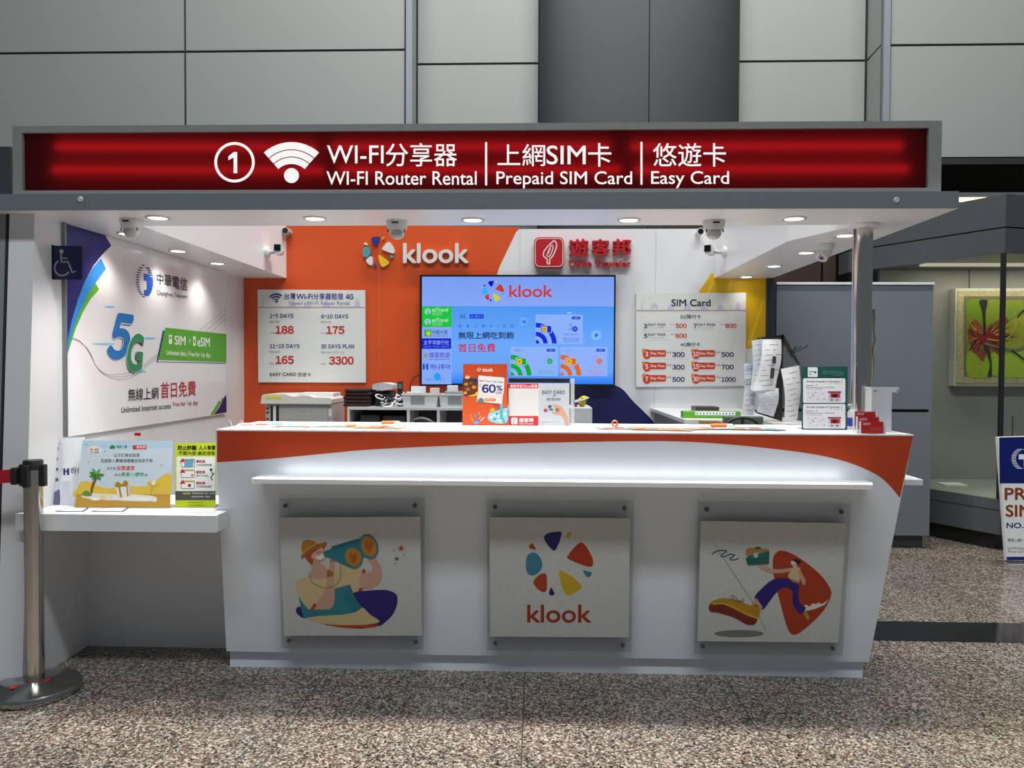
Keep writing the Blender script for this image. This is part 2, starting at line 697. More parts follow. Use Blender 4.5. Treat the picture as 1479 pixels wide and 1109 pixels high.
for i, (a, b) in enumerate(((587, 596), (1274.5, 1284))):
    struct(MB().box(hx(a), hx(b), HY - 0.03, HY + 0.05, 2.6, ZT, M_STRIP).build('trim_%d' % (i + 2)))
# the broad steel clad pilaster, gently bowed, with one seam
xa, xb, xs = hx(779.5, RY - .1), hx(1066, RY - .1), hx(935, RY - .25)
pb = MB()


def bow(x):
    t = (x - xa) / (xb - xa) * 2 - 1
    return RY - 0.08 - 0.3 * math.sqrt(max(0, 1 - t * t * 0.93))


for u, v in ((xa, xs - .004), (xs + .004, xb)):
    n = 24
    vs_, fs_ = [], []
    for i in range(n + 1):
        x = u + (v - u) * i / n
        vs_ += [(x, bow(x), 2.6), (x, bow(x), ZT)]
    for i in range(n):
        fs_.append([2 * i, 2 * i + 2, 2 * i + 3, 2 * i + 1])
    pb.add(vs_, fs_, M_STEELB)
pb.box(xa, xb, RY - 0.06, RY + 0.02, 2.6, ZT, M_JOINT)
o = pb.build('wall_pilaster')
struct(o)
for p in o.data.polygons:
    p.use_smooth = len(p.vertices) == 4 and abs(p.normal.z) < 0.5

# dark soffit and dark panelling under the raised wall
db = MB()
db.box(-7, 8.5, HY, HY + 3.5, 3.36, 3.42, M_DARK)
struct(db.build('ceiling_soffit'))
db = MB()
db.box(-7, 8.5, 9.6, 9.7, 0, 3.42, M_DARK)
struct(db.build('wall_far'))
db = MB()
for a, b in ((1.2, 2.62), (2.64, 2.755)):
    db.box(a, b, 7.0, 7.05, 0, 2.9, M_BROWN)
struct(db.build('wall_brown_panels'))
# thin lit strip on top of the display case is a hall lamp behind it
lw = thing('linear_lamp', 'warm linear lamp glowing above the grey glass display case', 'lamp', (4.0, 7.1, 2.95))
b = MB()
b.box(3.2, 5.4, 7.0, 7.2, 2.93, 2.97, M_CASE)
b.build('housing', lw)
b = MB()
b.box(3.22, 5.38, 7.02, 7.18, 2.922, 2.93, glow('warm_lamp', (1.0, 0.72, 0.42), 2.2))
b.build('diffuser', lw)

# ---- glass display case (corner at K, one face running back to the left)
K = Vector((3.46, 5.66, 0))
A1 = Vector((2.78, 6.78, 0))
B1 = Vector((5.2, 6.2, 0))
Cb = Vector((5.2, 7.0, 0))


def ring(z, off=0.0):
    return [(A1.x + off * .8, A1.y + off * .5, z), (K.x, K.y + off, z), (B1.x, B1.y + off, z), (Cb.x, Cb.y, z), (A1.x + off, Cb.y, z)]


case = thing('display_case', 'tall grey display case with glass front showing a framed flower painting', 'display case', (3.9, 6.4, 0))
MB().prism(ring(0.12), (0, 0, 0.265), M_CASE).build('base_cabinet', case)
MB().prism(ring(0.0, 0.06), (0, 0, 0.12), M_BLACK).build('plinth', case)
M_FASC = mat('display_case_fascia', (.062, .070, .075), .35, var=.05)
fb = MB()
fb.prism(ring(2.215), (0, 0, 0.185), M_FASC)
fb.prism(ring(2.41), (0, 0, 0.24), M_FASC)
fb.build('fascia', case)
MB().prism(ring(0.385), (0, 0, 0.006), mat('case_floor', (0.32, 0.31, 0.28), 0.6, var=0.05)).build('display_floor', case)
ib = MB()
ib.box(3.0, 5.2, 6.66, 6.70, 0.39, 2.215, M_BEIGE)
ib.box(at(1462.5, 600, Y=6.66).x - .003, at(1462.5, 600, Y=6.66).x + .003, 6.656, 6.66, 0.39, 0.95, M_JOINT)
ib.build('back_panel', case)
gb = MB()
d = (A1 - K).normalized()
gb.prism([K + d * .03 + Vector((0, 0, .39)), A1 + Vector((0, 0, .39)), A1 + Vector((0, 0, 2.215)), K + d * .03 + Vector((0, 0, 2.215))], (0.006, 0.004, 0), M_GLASS)
gb.build('glass_pane', case)
gb = MB()
d = (B1 - K).normalized()
gb.prism([K + d * .03 + Vector((0, 0, .39)), B1 + Vector((0, 0, .39)), B1 + Vector((0, 0, 2.215)), K + d * .03 + Vector((0, 0, 2.215))], (0.0, 0.007, 0), M_GLASS)
gb.build('glass_pane', case)
MB().box(K.x - .014, K.x + .014, K.y, K.y + .028, .39, 2.215, M_BLACK).build('corner_post', case)
# base drawer lines
lb = MB()
for P_, Q_ in ((K, A1), (K, B1)):
    d = (Q_ - P_)
    nn = Vector((d.y, -d.x, 0)).normalized()
    if nn.y > 0:
        nn = -nn
    a, c = P_ + nn * .001, Q_ + nn * .001
    lb.prism([a + Vector((0, 0, .30)), c + Vector((0, 0, .30)), c + Vector((0, 0, .306)), a + Vector((0, 0, .306))], -nn * .004, M_JOINT)
lb.build('panel_seam', case)
MB().box(3.16, 5.1, 6.2, 6.3, 2.20, 2.215, glow('case_lamp', (1.0, 0.9, 0.7), .55)).build('lamp_strip', case)
area('case_light', (4.1, 6.35, 2.19), (4.1, 6.55, 0.8), 1.6, 0.08, 6, (1.0, 0.92, 0.78)).parent = None
o = MB().box(3.38, 3.56, 6.25, 6.40, .3915, .402, M_PAPER).build('info_card')
tag(o, 'small cream card lying on the display case floor', 'card')

# painting inside the case
pt = thing('framed_painting', 'framed painting of a huge green and red flower hanging in the display case', 'painting', (4.1, 6.6, 1.2))
PY = 6.56
pc = lambda x, y: at(1379 + x / 4.62, 340 + y / 4.62, Y=PY)
a, c = pc(5, 352), pc(700, 1010)
x0, x1, z1, z0 = a.x, a.x + 1.25, a.z, c.z
MB().box(x0, x1, PY, 6.655, z0, z1, mat('pale_frame', (0.62, 0.60, 0.52), 0.45, var=0.04)).build('frame', pt, bevel=.006)
q = pc(20, 370)
r = pc(20, 985)
MB().box(q.x, x1 - .03, PY - .006, PY, r.z, q.z, mat('gold_mount', (0.52, 0.44, 0.24), 0.5, var=0.25, scale=60)).build('mount', pt)
pa = Art((0, PY - .0065, 0), FRONT, 1379, 340, 4.62)
pa.rect(60, 405, 700, 942, '#7c7a5a', 1)
pa.rect(80, 432, 690, 938, '#84942e', 2)
pa.blob([(85, 440), (170, 436), (195, 560), (190, 640), (120, 610), (84, 560)], '#7e9a2c', 2.60)
pa.blob([(215, 436), (330, 434), (460, 436), (470, 520), (360, 560), (260, 620), (205, 660), (200, 560)], '#8fa236', 2.75)
pa.blob([(230, 680), (330, 600), (470, 520), (640, 560), (660, 700), (470, 760), (330, 745)], '#a8b236', 2.90)
pa.blob([(90, 750), (170, 700), (235, 800), (240, 930), (90, 935)], '#a6bb35', 3.05)
pa.blob([(250, 780), (400, 760), (640, 800), (660, 930), (260, 935)], '#aeca3c', 3.20)
pa.blob([(92, 640), (130, 560), (180, 600), (215, 640), (280, 570), (345, 545), (350, 590), (300, 640), (290, 720), (340, 760), (300, 800), (230, 760), (190, 840), (150, 800), (110, 760)], '#96543a', 4.8)
# red feathered heart of the flower
import random
rp_ = random.Random(11)
for k in range(190):
    t = rp_.uniform(0, 2 * PI)
    far = 150 if (t > 5.5 or t < .2) else (115 if 2.2 < t < 4.2 else 85)
    L_ = far * rp_.uniform(.5, 1.5)
    s0 = L_ * rp_.uniform(0, .55)
    cx, cy = 190 + (25 if math.cos(t) > 0 else 0), 680
    e = (max(84, cx + L_ * math.cos(t)), cy + L_ * .95 * math.sin(t))
    q = (max(84, cx + s0 * math.cos(t)), cy + s0 * .95 * math.sin(t))
    ww = rp_.uniform(3, 8)
    nx, ny = -math.sin(t) * ww, math.cos(t) * ww
    pa.poly([(q[0] + nx, q[1] + ny), e, (q[0] - nx, q[1] - ny)], rp_.choice(('#8e2a2c', '#7a1f26', '#9c4034', '#a85c3c', '#b08a48', '#86322e', '#c0a24a')), 5 + k * .03)
for k in range(70):
    x, y = rp_.uniform(95, 470), rp_.uniform(445, 925)
    dx, dy = rp_.uniform(-18, 18), rp_.uniform(15, 45)
    pa.poly([(x, y), (x + 5, y), (x + dx, y + dy)], rp_.choice(('#b6c04a', '#889c2e', '#c6cc62', '#7a8e30')), 3.5 + k * .015)
pa.blob([(150, 690), (180, 655), (240, 650), (300, 690), (250, 720), (190, 715)], '#9c2a30', 12)
pa.blob([(165, 436), (218, 436), (205, 520), (208, 620), (205, 670), (190, 660), (190, 560), (180, 490)], '#2c3530', 13)
pa.blob([(185, 715), (205, 720), (240, 800), (248, 880), (246, 935), (222, 936), (234, 860), (215, 790)], '#35443c', 14)
pa.line(spline([(200, 720), (290, 745), (380, 765), (470, 745), (640, 700)], 6, False), 15, '#7d877c', 15)
pa.line(spline([(215, 690), (290, 700), (360, 680), (400, 620), (410, 560)], 6, False), 8, '#c9c04a', 16)
pa.line(spline([(380, 765), (440, 810), (520, 870)], 6, False), 12, '#343c30', 17)
pa.line(spline([(420, 545), (460, 500), (560, 440)], 6, False), 12, '#343c30', 18)
pa.line(spline([(150, 690), (120, 735), (96, 765)], 6, False), 9, '#5a1c20', 19)
pa.build('canvas', pt)
hb = MB()
hk = at(1400, 372, Y=6.63)
hb.tube([(hk.x, 6.63, 2.215), (hk.x, 6.62, z1 - .02)], .004, M_BLACK)
hb.ball((hk.x, 6.62, hk.z - .08), .012, M_CHROME, n=10, k=6)
hb.build('hanging_hook', pt)

# grey cabinets behind the kiosk
gc = thing('storage_cabinet', 'tall slate grey storage cabinet standing behind the steel post', 'cabinet', (2.4, 5.9, 0))
zc0, zc1, zm = 0.0, at(1200, 411, Y=5.70).z, at(1290, 593, Y=5.70).z
cx0, cx1 = at(1121, 500, Y=5.70).x, at(1345, 600, Y=5.70).x
b = MB().box(cx0, cx1, 5.70, 6.25, 0.10, zm - .012, M_GREYCAB).box(cx0, cx1, 5.70, 6.25, zm + .012, zc1, M_GREYCAB)
b.box(cx0 + .01, cx1 - .01, 5.72, 6.25, zm - .012, zm + .012, M_JOINT)
b.build('cabinet_body', gc)
MB().box(cx0 - .004, cx1 + .004, 5.69, 6.26, zc1, zc1 + .018, M_PAPER).build('top_edge', gc)
MB().box(cx0 + .02, cx1 - .03, 5.74, 6.2, 0, .10, M_CASED).build('plinth', gc)

# folding floor sign at the far edge
fs = thing('floor_sign', 'white and navy standing sign with brown lettering in front of the display case', 'sign', (3.6, 5.25, 0))
SYN = Vector((0, -1, 0.06)).normalized()
sp = Vector((0, 5.22, 0.4))
sa = Art(sp, SYN, 1320, 620, 5.283)
sb = MB()
c4 = [sa.P(640, 60), sa.P(1400, 40), sa.P(1380, 1000), sa.P(708, 1000)]
sb.prism(c4, (0, .03, 0), M_PAPER)
sb.build('board', fs)
sa.poly([(650, 62), (1392, 44), (1390, 412), (655, 412)], '#0c1d66', 1)
sa.poly([(706, 972), (1380, 972), (1380, 998), (708, 998)], '#12267a', 1)
for k in range(13):
    y = 150 + k * 12
    t = (y - 222) / 84
    if abs(t) < 1:
        w_ = 84 * math.sqrt(1 - t * t)
        sa.rect(828 - w_, y, 828 - w_ + 34 + 14 * t * t, y + 5.5, '#dfe6f2', 2)
        sa.rect(828 + w_ - 34, y, 828 + w_, y + 5.5, '#dfe6f2', 2)
sa.poly([(800, 190), (870, 190), (870, 280), (838, 280), (838, 228), (800, 228)], '#e9eef6', 2)
sa.text('PREPAID', (692, 445, 1260, 538), '#8a4012', bold=.03)
sa.text('SIM CARD', (700, 575, 1330, 668), '#8a4012', bold=.03)
sa.text('NO.1 Network', (706, 712, 1180, 754), '#14206a', bold=.02)
sa.text('無限上網+', (714, 832, 832, 858), '#30343c')
sa.text('Unlimited Internet', (716, 894, 1010, 914), '#666a70')
sa.text('Free CHT Wi-Fi', (720, 922, 960, 940), '#666a70')
sa.build('lettering', fs)
MB().box(sa.P(720, 1000).x, sa.P(1370, 1000).x, 5.19, 5.25, 0, .02, M_GREYPL).build('foot', fs)

# neighbouring partition at the far left
lp = MB()
lp.box(-3.6, -2.405, 3.10, 3.16, 0, 2.06, M_GREYP)
struct(lp.build('wall_left'))
lp = MB().box(-4.2, at(15, 200, Y=3.6).x, 3.6, 3.9, 1.9, 2.42, M_STEELB)
struct(lp.build('wall_neighbour'))

# ================================================================== kiosk walls
WX, BY, CZ = -2.152, 5.45, 2.0
BT = at(560, 331, Y=BY).z
kb = MB()
xr = at(1106, 450, Y=BY).x
kb.box(WX, xr, BY, BY + .05, 0, BT, M_WALLW)
struct(kb.build('wall_kiosk_back'))
kl = MB()
jt, jb = at(50, 309, X=WX), at(25, 994, X=WX)
jb.y += .03
kl.prism([(WX, jb.y, 0), (WX, jt.y, CZ), (WX, BY + .05, CZ), (WX, BY + .05, 0)], (-.11, 0, 0), M_WALLW)
kl.prism([(WX - .112, jb.y, 0), (WX - .112, jt.y, CZ + .03), (WX - .112, BY + .05, CZ + .03), (WX - .112, BY + .05, 0)], (-.012, 0, 0), M_JOINT)
kl.prism([(WX - .124, jb.y, 0), (WX - .124, jt.y, CZ + .03), (WX - .124, jt.y + .2, CZ + .03), (WX - .124, jb.y + .2, 0)], (-.14, 0, 0), M_GREYP)
struct(kl.build('wall_kiosk_left'))
struct(MB().box(xr, xr + .06, BY - .03, BY + .6, 0, BT, mat('dark_slate_trim', (.022, .026, .040), .45, var=.05)).build('trim_4'))
# low partition under the side shelf
struct(MB().box(WX, -1.40, 3.51, 3.55, 0, .70, M_WALLW).build('wall_low'))

# coloured film on the back wall
wa = Art((0, BY, 0), FRONT)
wa.poly([(345, 322), (752, 328), (745, 336), (722, 384), (706, 430), (700, 660), (345, 660)], M_ORANGE)
wa.poly([(1027, 395), (1106.5, 395), (1106.5, 500), (1077, 504), (1068, 470), (1009, 422)], M_YELL)
wa.poly([(1027, 408), (1033, 404), (1019, 440), (1012, 440)], M_YELL2, 2)
wa.poly([(1103, 430), (1106, 430), (1083, 500), (1078, 500)], M_YELL2, 2)
wa.poly([(1054, 404), (1059, 404), (1054, 424), (1048, 424)], M_YELL2, 2)
wa.blob([(690, 560), (820, 545), (888, 556), (915, 580), (950, 618), (960, 660), (690, 660)], M_NAVY, 2)
o = wa.build('wall_film')
tag(o, 'orange, yellow and navy printed film covering the kiosk back wall', 'wall graphic')
for px in (547.5, 947, 751):
    jn = MB()
    q = at(px, 400, Y=BY - .002)
    jn.box(q.x - .0012, q.x + .0012, BY - .0015, BY, 1.06, BT, mat('film_seam', (0.33, 0.20, 0.15) if px < 600 else (0.52, 0.52, 0.53), 0.5, var=.05) if px < 600 else mat('film_seam_grey', (0.5, 0.5, 0.5), .5, var=.05))
    jn.build('seam', o)

# ================================================================== canopy and sign
cn = thing('kiosk_canopy', 'grey and white canopy with two arms roofing the counter kiosk', 'canopy', (-.3, 3.3, CZ))
FY, FB = 3.08, 3.43
RX = at(1385, 299, Y=FY).x
ZL = at(700, 278, Y=FY).z
MU = mat('canopy_white', (0.86, 0.85, 0.865), 0.3, var=0.012, scale=4)
b = MB().box(-3.4, RX, FY + .006, FB, CZ, ZL, MU)
b.box(-3.4, at(122, 290, Y=FY).x, FY, FY + .006, CZ + .001, ZL, M_LEDGE)
b.box(at(122, 290, Y=FY).x + .004, RX, FY, FY + .006, CZ + .001, ZL, M_LEDGE)
b.build('front_beam', cn)
IL, IR = -1.835, 1.278
AR = at(1231, 359, Z=CZ).x - .01
b = MB().box(WX - .11, IL, FB, BY - .001, CZ, BT + .02, MU)
b.build('side_arm', cn)
b = MB()
b.prism([(IR, BY - .001, CZ), (IR, 3.86, CZ), (IR + .17, FB, CZ), (RX, FB, CZ), (AR, BY - .001, CZ)], (0, 0, BT + .02 - CZ), MU)
b.build('side_arm', cn)
for px, py in ((116, 288), (1295, 289)):
    q = at(px, py, Y=FY)
    MB().lathe((q.x, FY, q.z), [(.0, .004), (.010, .004), (.013, 0)], mat('translucent_cap', (.5, .52, .5), .3, var=.05), n=14, axis=(0, -1, 0)).build('cable_cap', cn, smooth=True)

SX0, SX1 = at(18, 225, Y=3.13).x, at(1360, 225, Y=3.13).x
SZ1 = at(700, 178, Y=3.13).z
sg = thing('lightbox_sign', 'long dark red lightbox sign with white lettering above the canopy', 'sign', (0, 3.2, ZL))
b = MB()
ox0, ox1, oz0, oz1 = at(32, 225, Y=3.13).x, at(1341, 225, Y=3.13).x, at(700, 273, Y=3.13).z, at(700, 188, Y=3.13).z
SD = 3.32
b.box(SX0, ox0, 3.13, SD, ZL, SZ1, M_FRAME).box(ox1, SX1, 3.13, SD, ZL, SZ1, M_FRAME)
b.box(ox0, ox1, 3.13, SD, oz1, SZ1, M_FRAME).box(ox0, ox1, 3.13, SD, ZL, oz0, M_FRAME)
b.build('frame', sg)
MB().box(ox0, ox1, SD - .01, SD, oz0, oz1, mat('box_inside', (0.02, 0.005, 0.005), .8, var=.05)).build('back_plate', sg)
m = bpy.data.materials.new('red_translucent_panel')
m.use_nodes = True
nt = m.node_tree
nt.nodes.remove(nt.nodes['Principled BSDF'])
tr = nt.nodes.new('ShaderNodeBsdfTranslucent')
tr.inputs[0].default_value = (0.75, 0.012, 0.018, 1)
gl = nt.nodes.new('ShaderNodeBsdfPrincipled')
gl.inputs['Base Color'].default_value = (0.05, 0.002, 0.003, 1)
gl.inputs['Roughness'].default_value = .12
mx = nt.nodes.new('ShaderNodeMixShader')
mx.inputs[0].default_value = .35
nt.links.new(tr.outputs[0], mx.inputs[1])
nt.links.new(gl.outputs[0], mx.inputs[2])
nt.links.new(mx.outputs[0], nt.nodes['Material Output'].inputs[0])
PYS = 3.146
b = MB()
b.add([(ox0, PYS, oz0), (ox1, PYS, oz0), (ox1, PYS, oz1), (ox0, PYS, oz1)], [(0, 1, 2, 3)], m)
b.build('red_panel', sg)
TUBE = glow('fluorescent_tube', (1.0, 0.92, 0.85), 1.2)
for py, xs in ((214, ((75, 470), (470, 890), (900, 1310))), (247, ((70, 480), (480, 905), (905, 1318)))):
    for xa, xb in xs:
        p0, p1 = at(xa + 10, py, Y=3.168), at(xb - 10, py - (xa - 470) * .003, Y=3.168)
        MB().cyl((p0.x, 3.168, p0.z), (p1.x, 3.168, p1.z), .011, .011, TUBE, n=12).build('fluorescent_tube', sg)
la = Art((0, PYS, 0), FRONT, mk=lambda c: glow('backlit_white', (1.0, 0.97, 0.95), .95), lift=.0015)
la.arc(338.7, 234.3, 25.2, 29.2, 0, 360, 'w', n=56)
la.poly([(337.4, 219.5), (342.6, 219.5), (342.6, 250), (337.4, 250), (337.4, 227.5), (329.8, 231.2), (329.8, 226.0)], 'w')
la.build('number_badge', sg)
la = Art((0, PYS, 0), FRONT, mk=lambda c: glow('backlit_white', (1.0, 0.97, 0.95), .95), lift=.0015)
cx, cy = 421, 265.4
for r0, r1 in ((49.8, 60.2), (39.3, 48.5), (28.6, 38)):
    la.arc(cx, cy, r0, r1, 48.5, 131.5, 'w', n=24)
la.oval(421, 253.5, 10.8, 10.8, 'w')
la.build('wifi_symbol', sg)
la = Art((0, PYS, 0), FRONT, mk=lambda c: glow('backlit_white', (1.0, 0.97, 0.95), .95), lift=.0015)
la.text('WI-FI', (472.3, 210, 554, 236), 'w', bold=.004)
la.text('分享器', (557, 206.5, 660, 240.3), 'w', bold=.006)
la.text('WI-FI Router Rental', (471.5, 247.3, 688.5, 267), 'w', bold=.008)
la.rect(700.6, 205, 703.6, 268, 'w', r=1.4)
la.text('上網', (718.5, 208, 787.5, 240), 'w', bold=.006)
la.text('SIM', (789.5, 210, 846, 237.5), 'w', bold=.008)
la.text('卡', (849.5, 206.5, 883, 240.7), 'w', bold=.006)
la.text('Prepaid SIM Card', (717, 247.3, 913, 272), 'w', bold=.008)
la.rect(925.0, 204.5, 928, 267, 'w', r=1.4)
la.text('悠遊卡', (943, 206.5, 1048.5, 240.5), 'w', bold=.006)
la.text('Easy Card', (940.5, 247, 1053, 271.5), 'w', bold=.008)
la.build('lettering', sg)

# ---- downlights
LENS = glow('downlight_lens', (1.0, 0.96, 0.90), 6.0)
RING = mat('downlight_ring', (.75, .75, .75), .25, metal=.3, var=.02)


def downlight(px, py, label, power, ang=95, r=.038, tx=0.0, ty=0.0, col=(1, .94, .87)):
    q = at(px, py, Z=CZ)
    t = thing('downlight', label, 'downlight', (q.x, q.y, CZ), 'recessed canopy downlights')
    c = Vector((q.x, q.y, CZ))
    MB().lathe(c, [(r, -.0005), (r + .004, -.006), (r + .012, -.005), (r + .014, 0)], RING, axis=(0, 0, 1)).build('trim_ring', t, smooth=True)
    MB().lathe(c, [(0, -.003), (r + .001, -.0025)], LENS).build('lens', t)
    l = bpy.data.lights.new('downlight_lamp', 'SPOT')
    l.energy = power
    l.color = col
    l.spot_size = math.radians(ang)
    l.spot_blend = .8
    l.shadow_soft_size = .035
    lo = bpy.data.objects.new('downlight_lamp', l)
    COL.objects.link(lo)
    lo.location = c + Vector((0, 0, -.012))
    lo.rotation_euler = (ty, tx, 0)
    put(lo, t)


for (px, py), nm in zip(((228, 314), (455, 315), (683, 317), (908, 317), (1147, 315)),
                        ('at the wheelchair sign end', 'above the wireless price board', 'above the television',
                         'above the red square logo', 'nearest the steel post')):
    downlight(px, py, 'round recessed downlight in the front beam, ' + nm, 40, 130)
for (px, py), nm in zip(((185, 337), (257, 362), (314, 380)),
                        ('half hidden by a dome camera', 'middle of the three over the telecom poster', 'closest to the orange wall')):
    downlight(px, py, 'downlight in the arm over the telecom poster, ' + nm, 9, 120)
for (px, py), nm in zip(((1221, 339.5), (1164.5, 364.5), (1118, 384), (1078, 399.5)),
                        ('partly behind the steel post', 'beside the turret camera', 'second from the yellow wall', 'closest to the yellow wall')):
    downlight(px, py, 'downlight in the arm over the yellow film, ' + nm, 2 if 'closest' in nm else 6, 120)

# ---- steel post
ps = thing('steel_post', 'polished round steel post standing on the counter under the canopy', 'post', (at(1244, 500, Y=3.43).x, 3.43, 1.076))
px_ = at(1244.5, 460, Y=3.43).x
MB().cyl((px_, 3.43, 1.076), (px_, 3.43, CZ), .0425, .0425, M_STEEL, n=40).build('tube', ps, smooth=True)
MB().lathe((px_, 3.43, CZ), [(.044, -.018), (.064, -.016), (.068, -.004), (.066, -.0005)], MU).build('ceiling_flange', ps, smooth=True)
cb = MB()
q = at(1259.5, 470, Y=3.43).x
for k, m_ in ((0, mat('cream_cable', (.55, .48, .33), .5, var=.05)), (.004, mat('brown_cable', (.2, .15, .1), .5, var=.05))):
    cb.tube([(q + k + .004 * math.sin(i * 1.3 + k * 90) + (.012 if i == 3 else 0), 3.425, 1.62 - i * .045) for i in range(13)], .003, m_, n=6)
cb.build('cable', ps, smooth=True)

# ================================================================== reception counter
KP, KN = Vector((0, 3.13, 1.076)), Vector((0, -1.008, -.145)).normalized()
ct = thing('reception_counter', 'white reception counter with orange swoosh and narrow front ledge', 'counter', (0, 3.35, 0))
cp = lambda x, y: on_plane(x, y, KP, KN)
tl, tr, br, bl = cp(311, 622), cp(1319, 629), cp(1255, 955.6), cp(327, 941)
tl.z = tr.z = 1.076
tl.y = tr.y = 3.13
bz = (br.z + bl.z) / 2
by = (br.y + bl.y) / 2
br.z = bl.z = bz
br.y = bl.y = by
b = MB()
v = [tl, tr, br, bl] + [Vector((p.x + dx, yb, p.z)) for p, yb, dx in ((tl, 3.30, 0), (tr, 3.30, 0), (br, 3.45, 0), (bl, 3.45, 0))]
b.add(v, [(3, 2, 1, 0), (4, 5, 6, 7), (0, 1, 5, 4), (1, 2, 6, 5), (2, 3, 7, 6), (3, 0, 4, 7)], M_CTR)
b.build('body', ct)
MB().box(at(331, 955, Y=3.285).x, at(1245, 970, Y=3.3).x, by + .02, 3.45, 0, bz + .001, M_CTR).build('plinth', ct)
MB().box(tl.x - .001, tr.x + .001, 3.128, 3.62, 1.0762, 1.082, mat('counter_top_white', (.84, .84, .84), .22, var=.01)).build('countertop', ct)
sw = Art(KP, KN, lift=.0006)
edge = [(1319, 629.5), (1300, 719), (1279.7, 695.8), (1258, 681), (1217.5, 665.3), (1163.4, 654), (1082, 644.4), (1001, 638.2), (920, 636.9),
        (761.7, 639.8), (650, 643.6), (536.6, 649), (465.6, 655.4), (394.6, 662), (313.4, 667.5), (311, 622)]
# built as strips so the long thin outline stays clean
low = spline(edge[1:15], 6, False)
top = lambda x: 622 + (x - 311) / (1319 - 311) * 7.6
for i in range(len(low) - 1):
    (xa, ya), (xb, yb) = low[i], low[i + 1]
    ta = (xa, top(xa)) if i else (1319, 629.6)
    sw.flat([ta, (xa, ya), (xb, yb), (xb, top(xb))], mat('orange_counter_film', '#c2421a', .35, var=.03, scale=3))
sw.build('orange_swoosh', ct)
# ledge
lz = .887
p0, p1 = at(350, 696, Z=lz), at(1279, 703, Z=lz)
LY = 3.03
b = MB()
fy = lambda z: 3.13 + (1.076 - z) * .145 / 1.008
b.prism([(p0.x + .02, LY, lz), (p1.x - .03, LY, lz), (p1.x, LY + .07, lz), (p1.x, fy(lz), lz), (p0.x, fy(lz), lz), (p0.x, LY + .02, lz)], (0, 0, -.018), mat('ledge_white', (.84, .83, .81), .3, var=.01))
b.build('front_ledge', ct)
b = MB()
b.box(p0.x + .06, p1.x - .06, LY + .07, fy(lz - .03), lz - .032, lz - .018, M_CTR)
b.build('ledge_bracket', ct)
b = MB()
b.box(p0.x + .05, p1.x - .08, LY + .085, LY + .093, lz, lz + .004, glow('added_strip_glow', (.95, .97, 1.0), .8))  # glowing strip added on the ledge to brighten the fascia above it
b.build('added_glow_strip', ct)
lo = area('ledge_bounce_fill', ((p0.x + p1.x) / 2, LY + .088, lz + .007), ((p0.x + p1.x) / 2, LY + .15, lz + .1), p1.x - p0.x - .2,  .008, 0.38, (.95, .97, 1.0))  # added fill lamp, stands in for downlight bounce off the ledge
MB().box(at(1300, 690, Y=3.35).x, at(1325, 690, Y=3.35).x, 3.30, 3.62, .845, .872, M_WHITE).build('side_ledge', ct, bevel=.003)

# ---- the three acrylic picture panels on the counter front
PA = [
    ('acrylic_picture_panel', 'clear acrylic panel on the counter showing a person in a hat with binoculars', (380, 700),
     ((97, 88), (997, 85), (985, 1015), (112, 1005)), ((97, 203), (967, 197), (980, 930), (130, 930)), ((137, 130), (935, 128), (160, 960), (940, 968))),
    ('acrylic_picture_panel', 'clear acrylic panel mid counter showing a wheel of coloured petals over brown lettering', (680, 700),
     ((97, 92), (1005, 98), (990, 1030), (100, 1020)), ((115, 200), (980, 207), (973, 940), (120, 935)), ((149, 136), (946, 145), (150, 975), (936, 988))),
    ('acrylic_picture_panel', 'clear acrylic panel on the counter showing a striding person holding a camera', (980, 700),
     ((120, 103), (1065, 117), (1010, 1052), (95, 1045)), ((137, 223), (1033, 237), (985, 972), (117, 963)), ((174, 152), (1003, 167), (150, 995), (950, 1007))),
]
M_BOARD = mat('textured_art_board', (.56, .56, .52), .5, var=.07, scale=120)
arts = []
for nm, lab, (ox, oy), plate, white, studs in PA:
    t = thing(nm, lab, 'sign panel', tuple(on_plane(ox + 130, oy + 260, KP, KN)), 'acrylic panels on the counter front')
    A = Art(KP, KN, ox, oy, 4.265)
    b = MB()
    b.prism([A.P(x, y, .034) for x, y in plate], KN * -.006, M_ACRM)
    b.build('acrylic_plate', t)
    b = MB()
    b.prism([A.P(x, y, .0395) for x, y in white], KN * -.005, M_BOARD)
    b.build('art_board', t)
    for x, y in studs:
        b = MB()
        b.cyl(A.P(x, y, 0), A.P(x, y, .040), .0075, .0075, M_CHROME, n=16)
        b.cyl(A.P(x, y, .034), A.P(x, y, .042), .0095, .0095, mat('dark_steel', (.16, .16, .16), .3, metal=1, var=.05), n=16)
        b.build('standoff', t, smooth=True)
    arts.append((t, Art(KP + KN * .0396, KN, ox, oy, 4.265, lift=.0002)))

# ---- printed pictures
TEAL, SKIN, CREAM, PURP, BRICK, MUST = '#2f7d8a', '#c79a86', '#cdb985', '#2c1f6e', '#b3421f', '#b67c26'
t, a = arts[0]
a.blob([(202, 770), (225, 750), (300, 770), (260, 822), (215, 800)], PURP, 1)
a.blob([(545, 668), (640, 652), (750, 648), (815, 670), (828, 720), (805, 790), (760, 840), (710, 870), (640, 830), (580, 750)], PURP, 1)
a.poly([(360, 855), (480, 866), (620, 864), (715, 850), (700, 876), (600, 888), (480, 880), (400, 866)], BRICK, 1)
a.blob([(270, 824), (340, 805), (500, 800), (580, 780), (612, 755), (660, 800), (718, 842), (640, 860), (500, 864), (380, 856)], CREAM, 2)
a.poly([(218, 690), (300, 770), (436, 700), (442, 640), (537, 613), (552, 660), (575, 710), (612, 756), (570, 785), (480, 800), (340, 808), (250, 822)], TEAL, 3)
a.poly([(537, 613), (552, 660), (575, 710), (612, 756), (556, 786), (500, 700)], '#2a7380', 4)
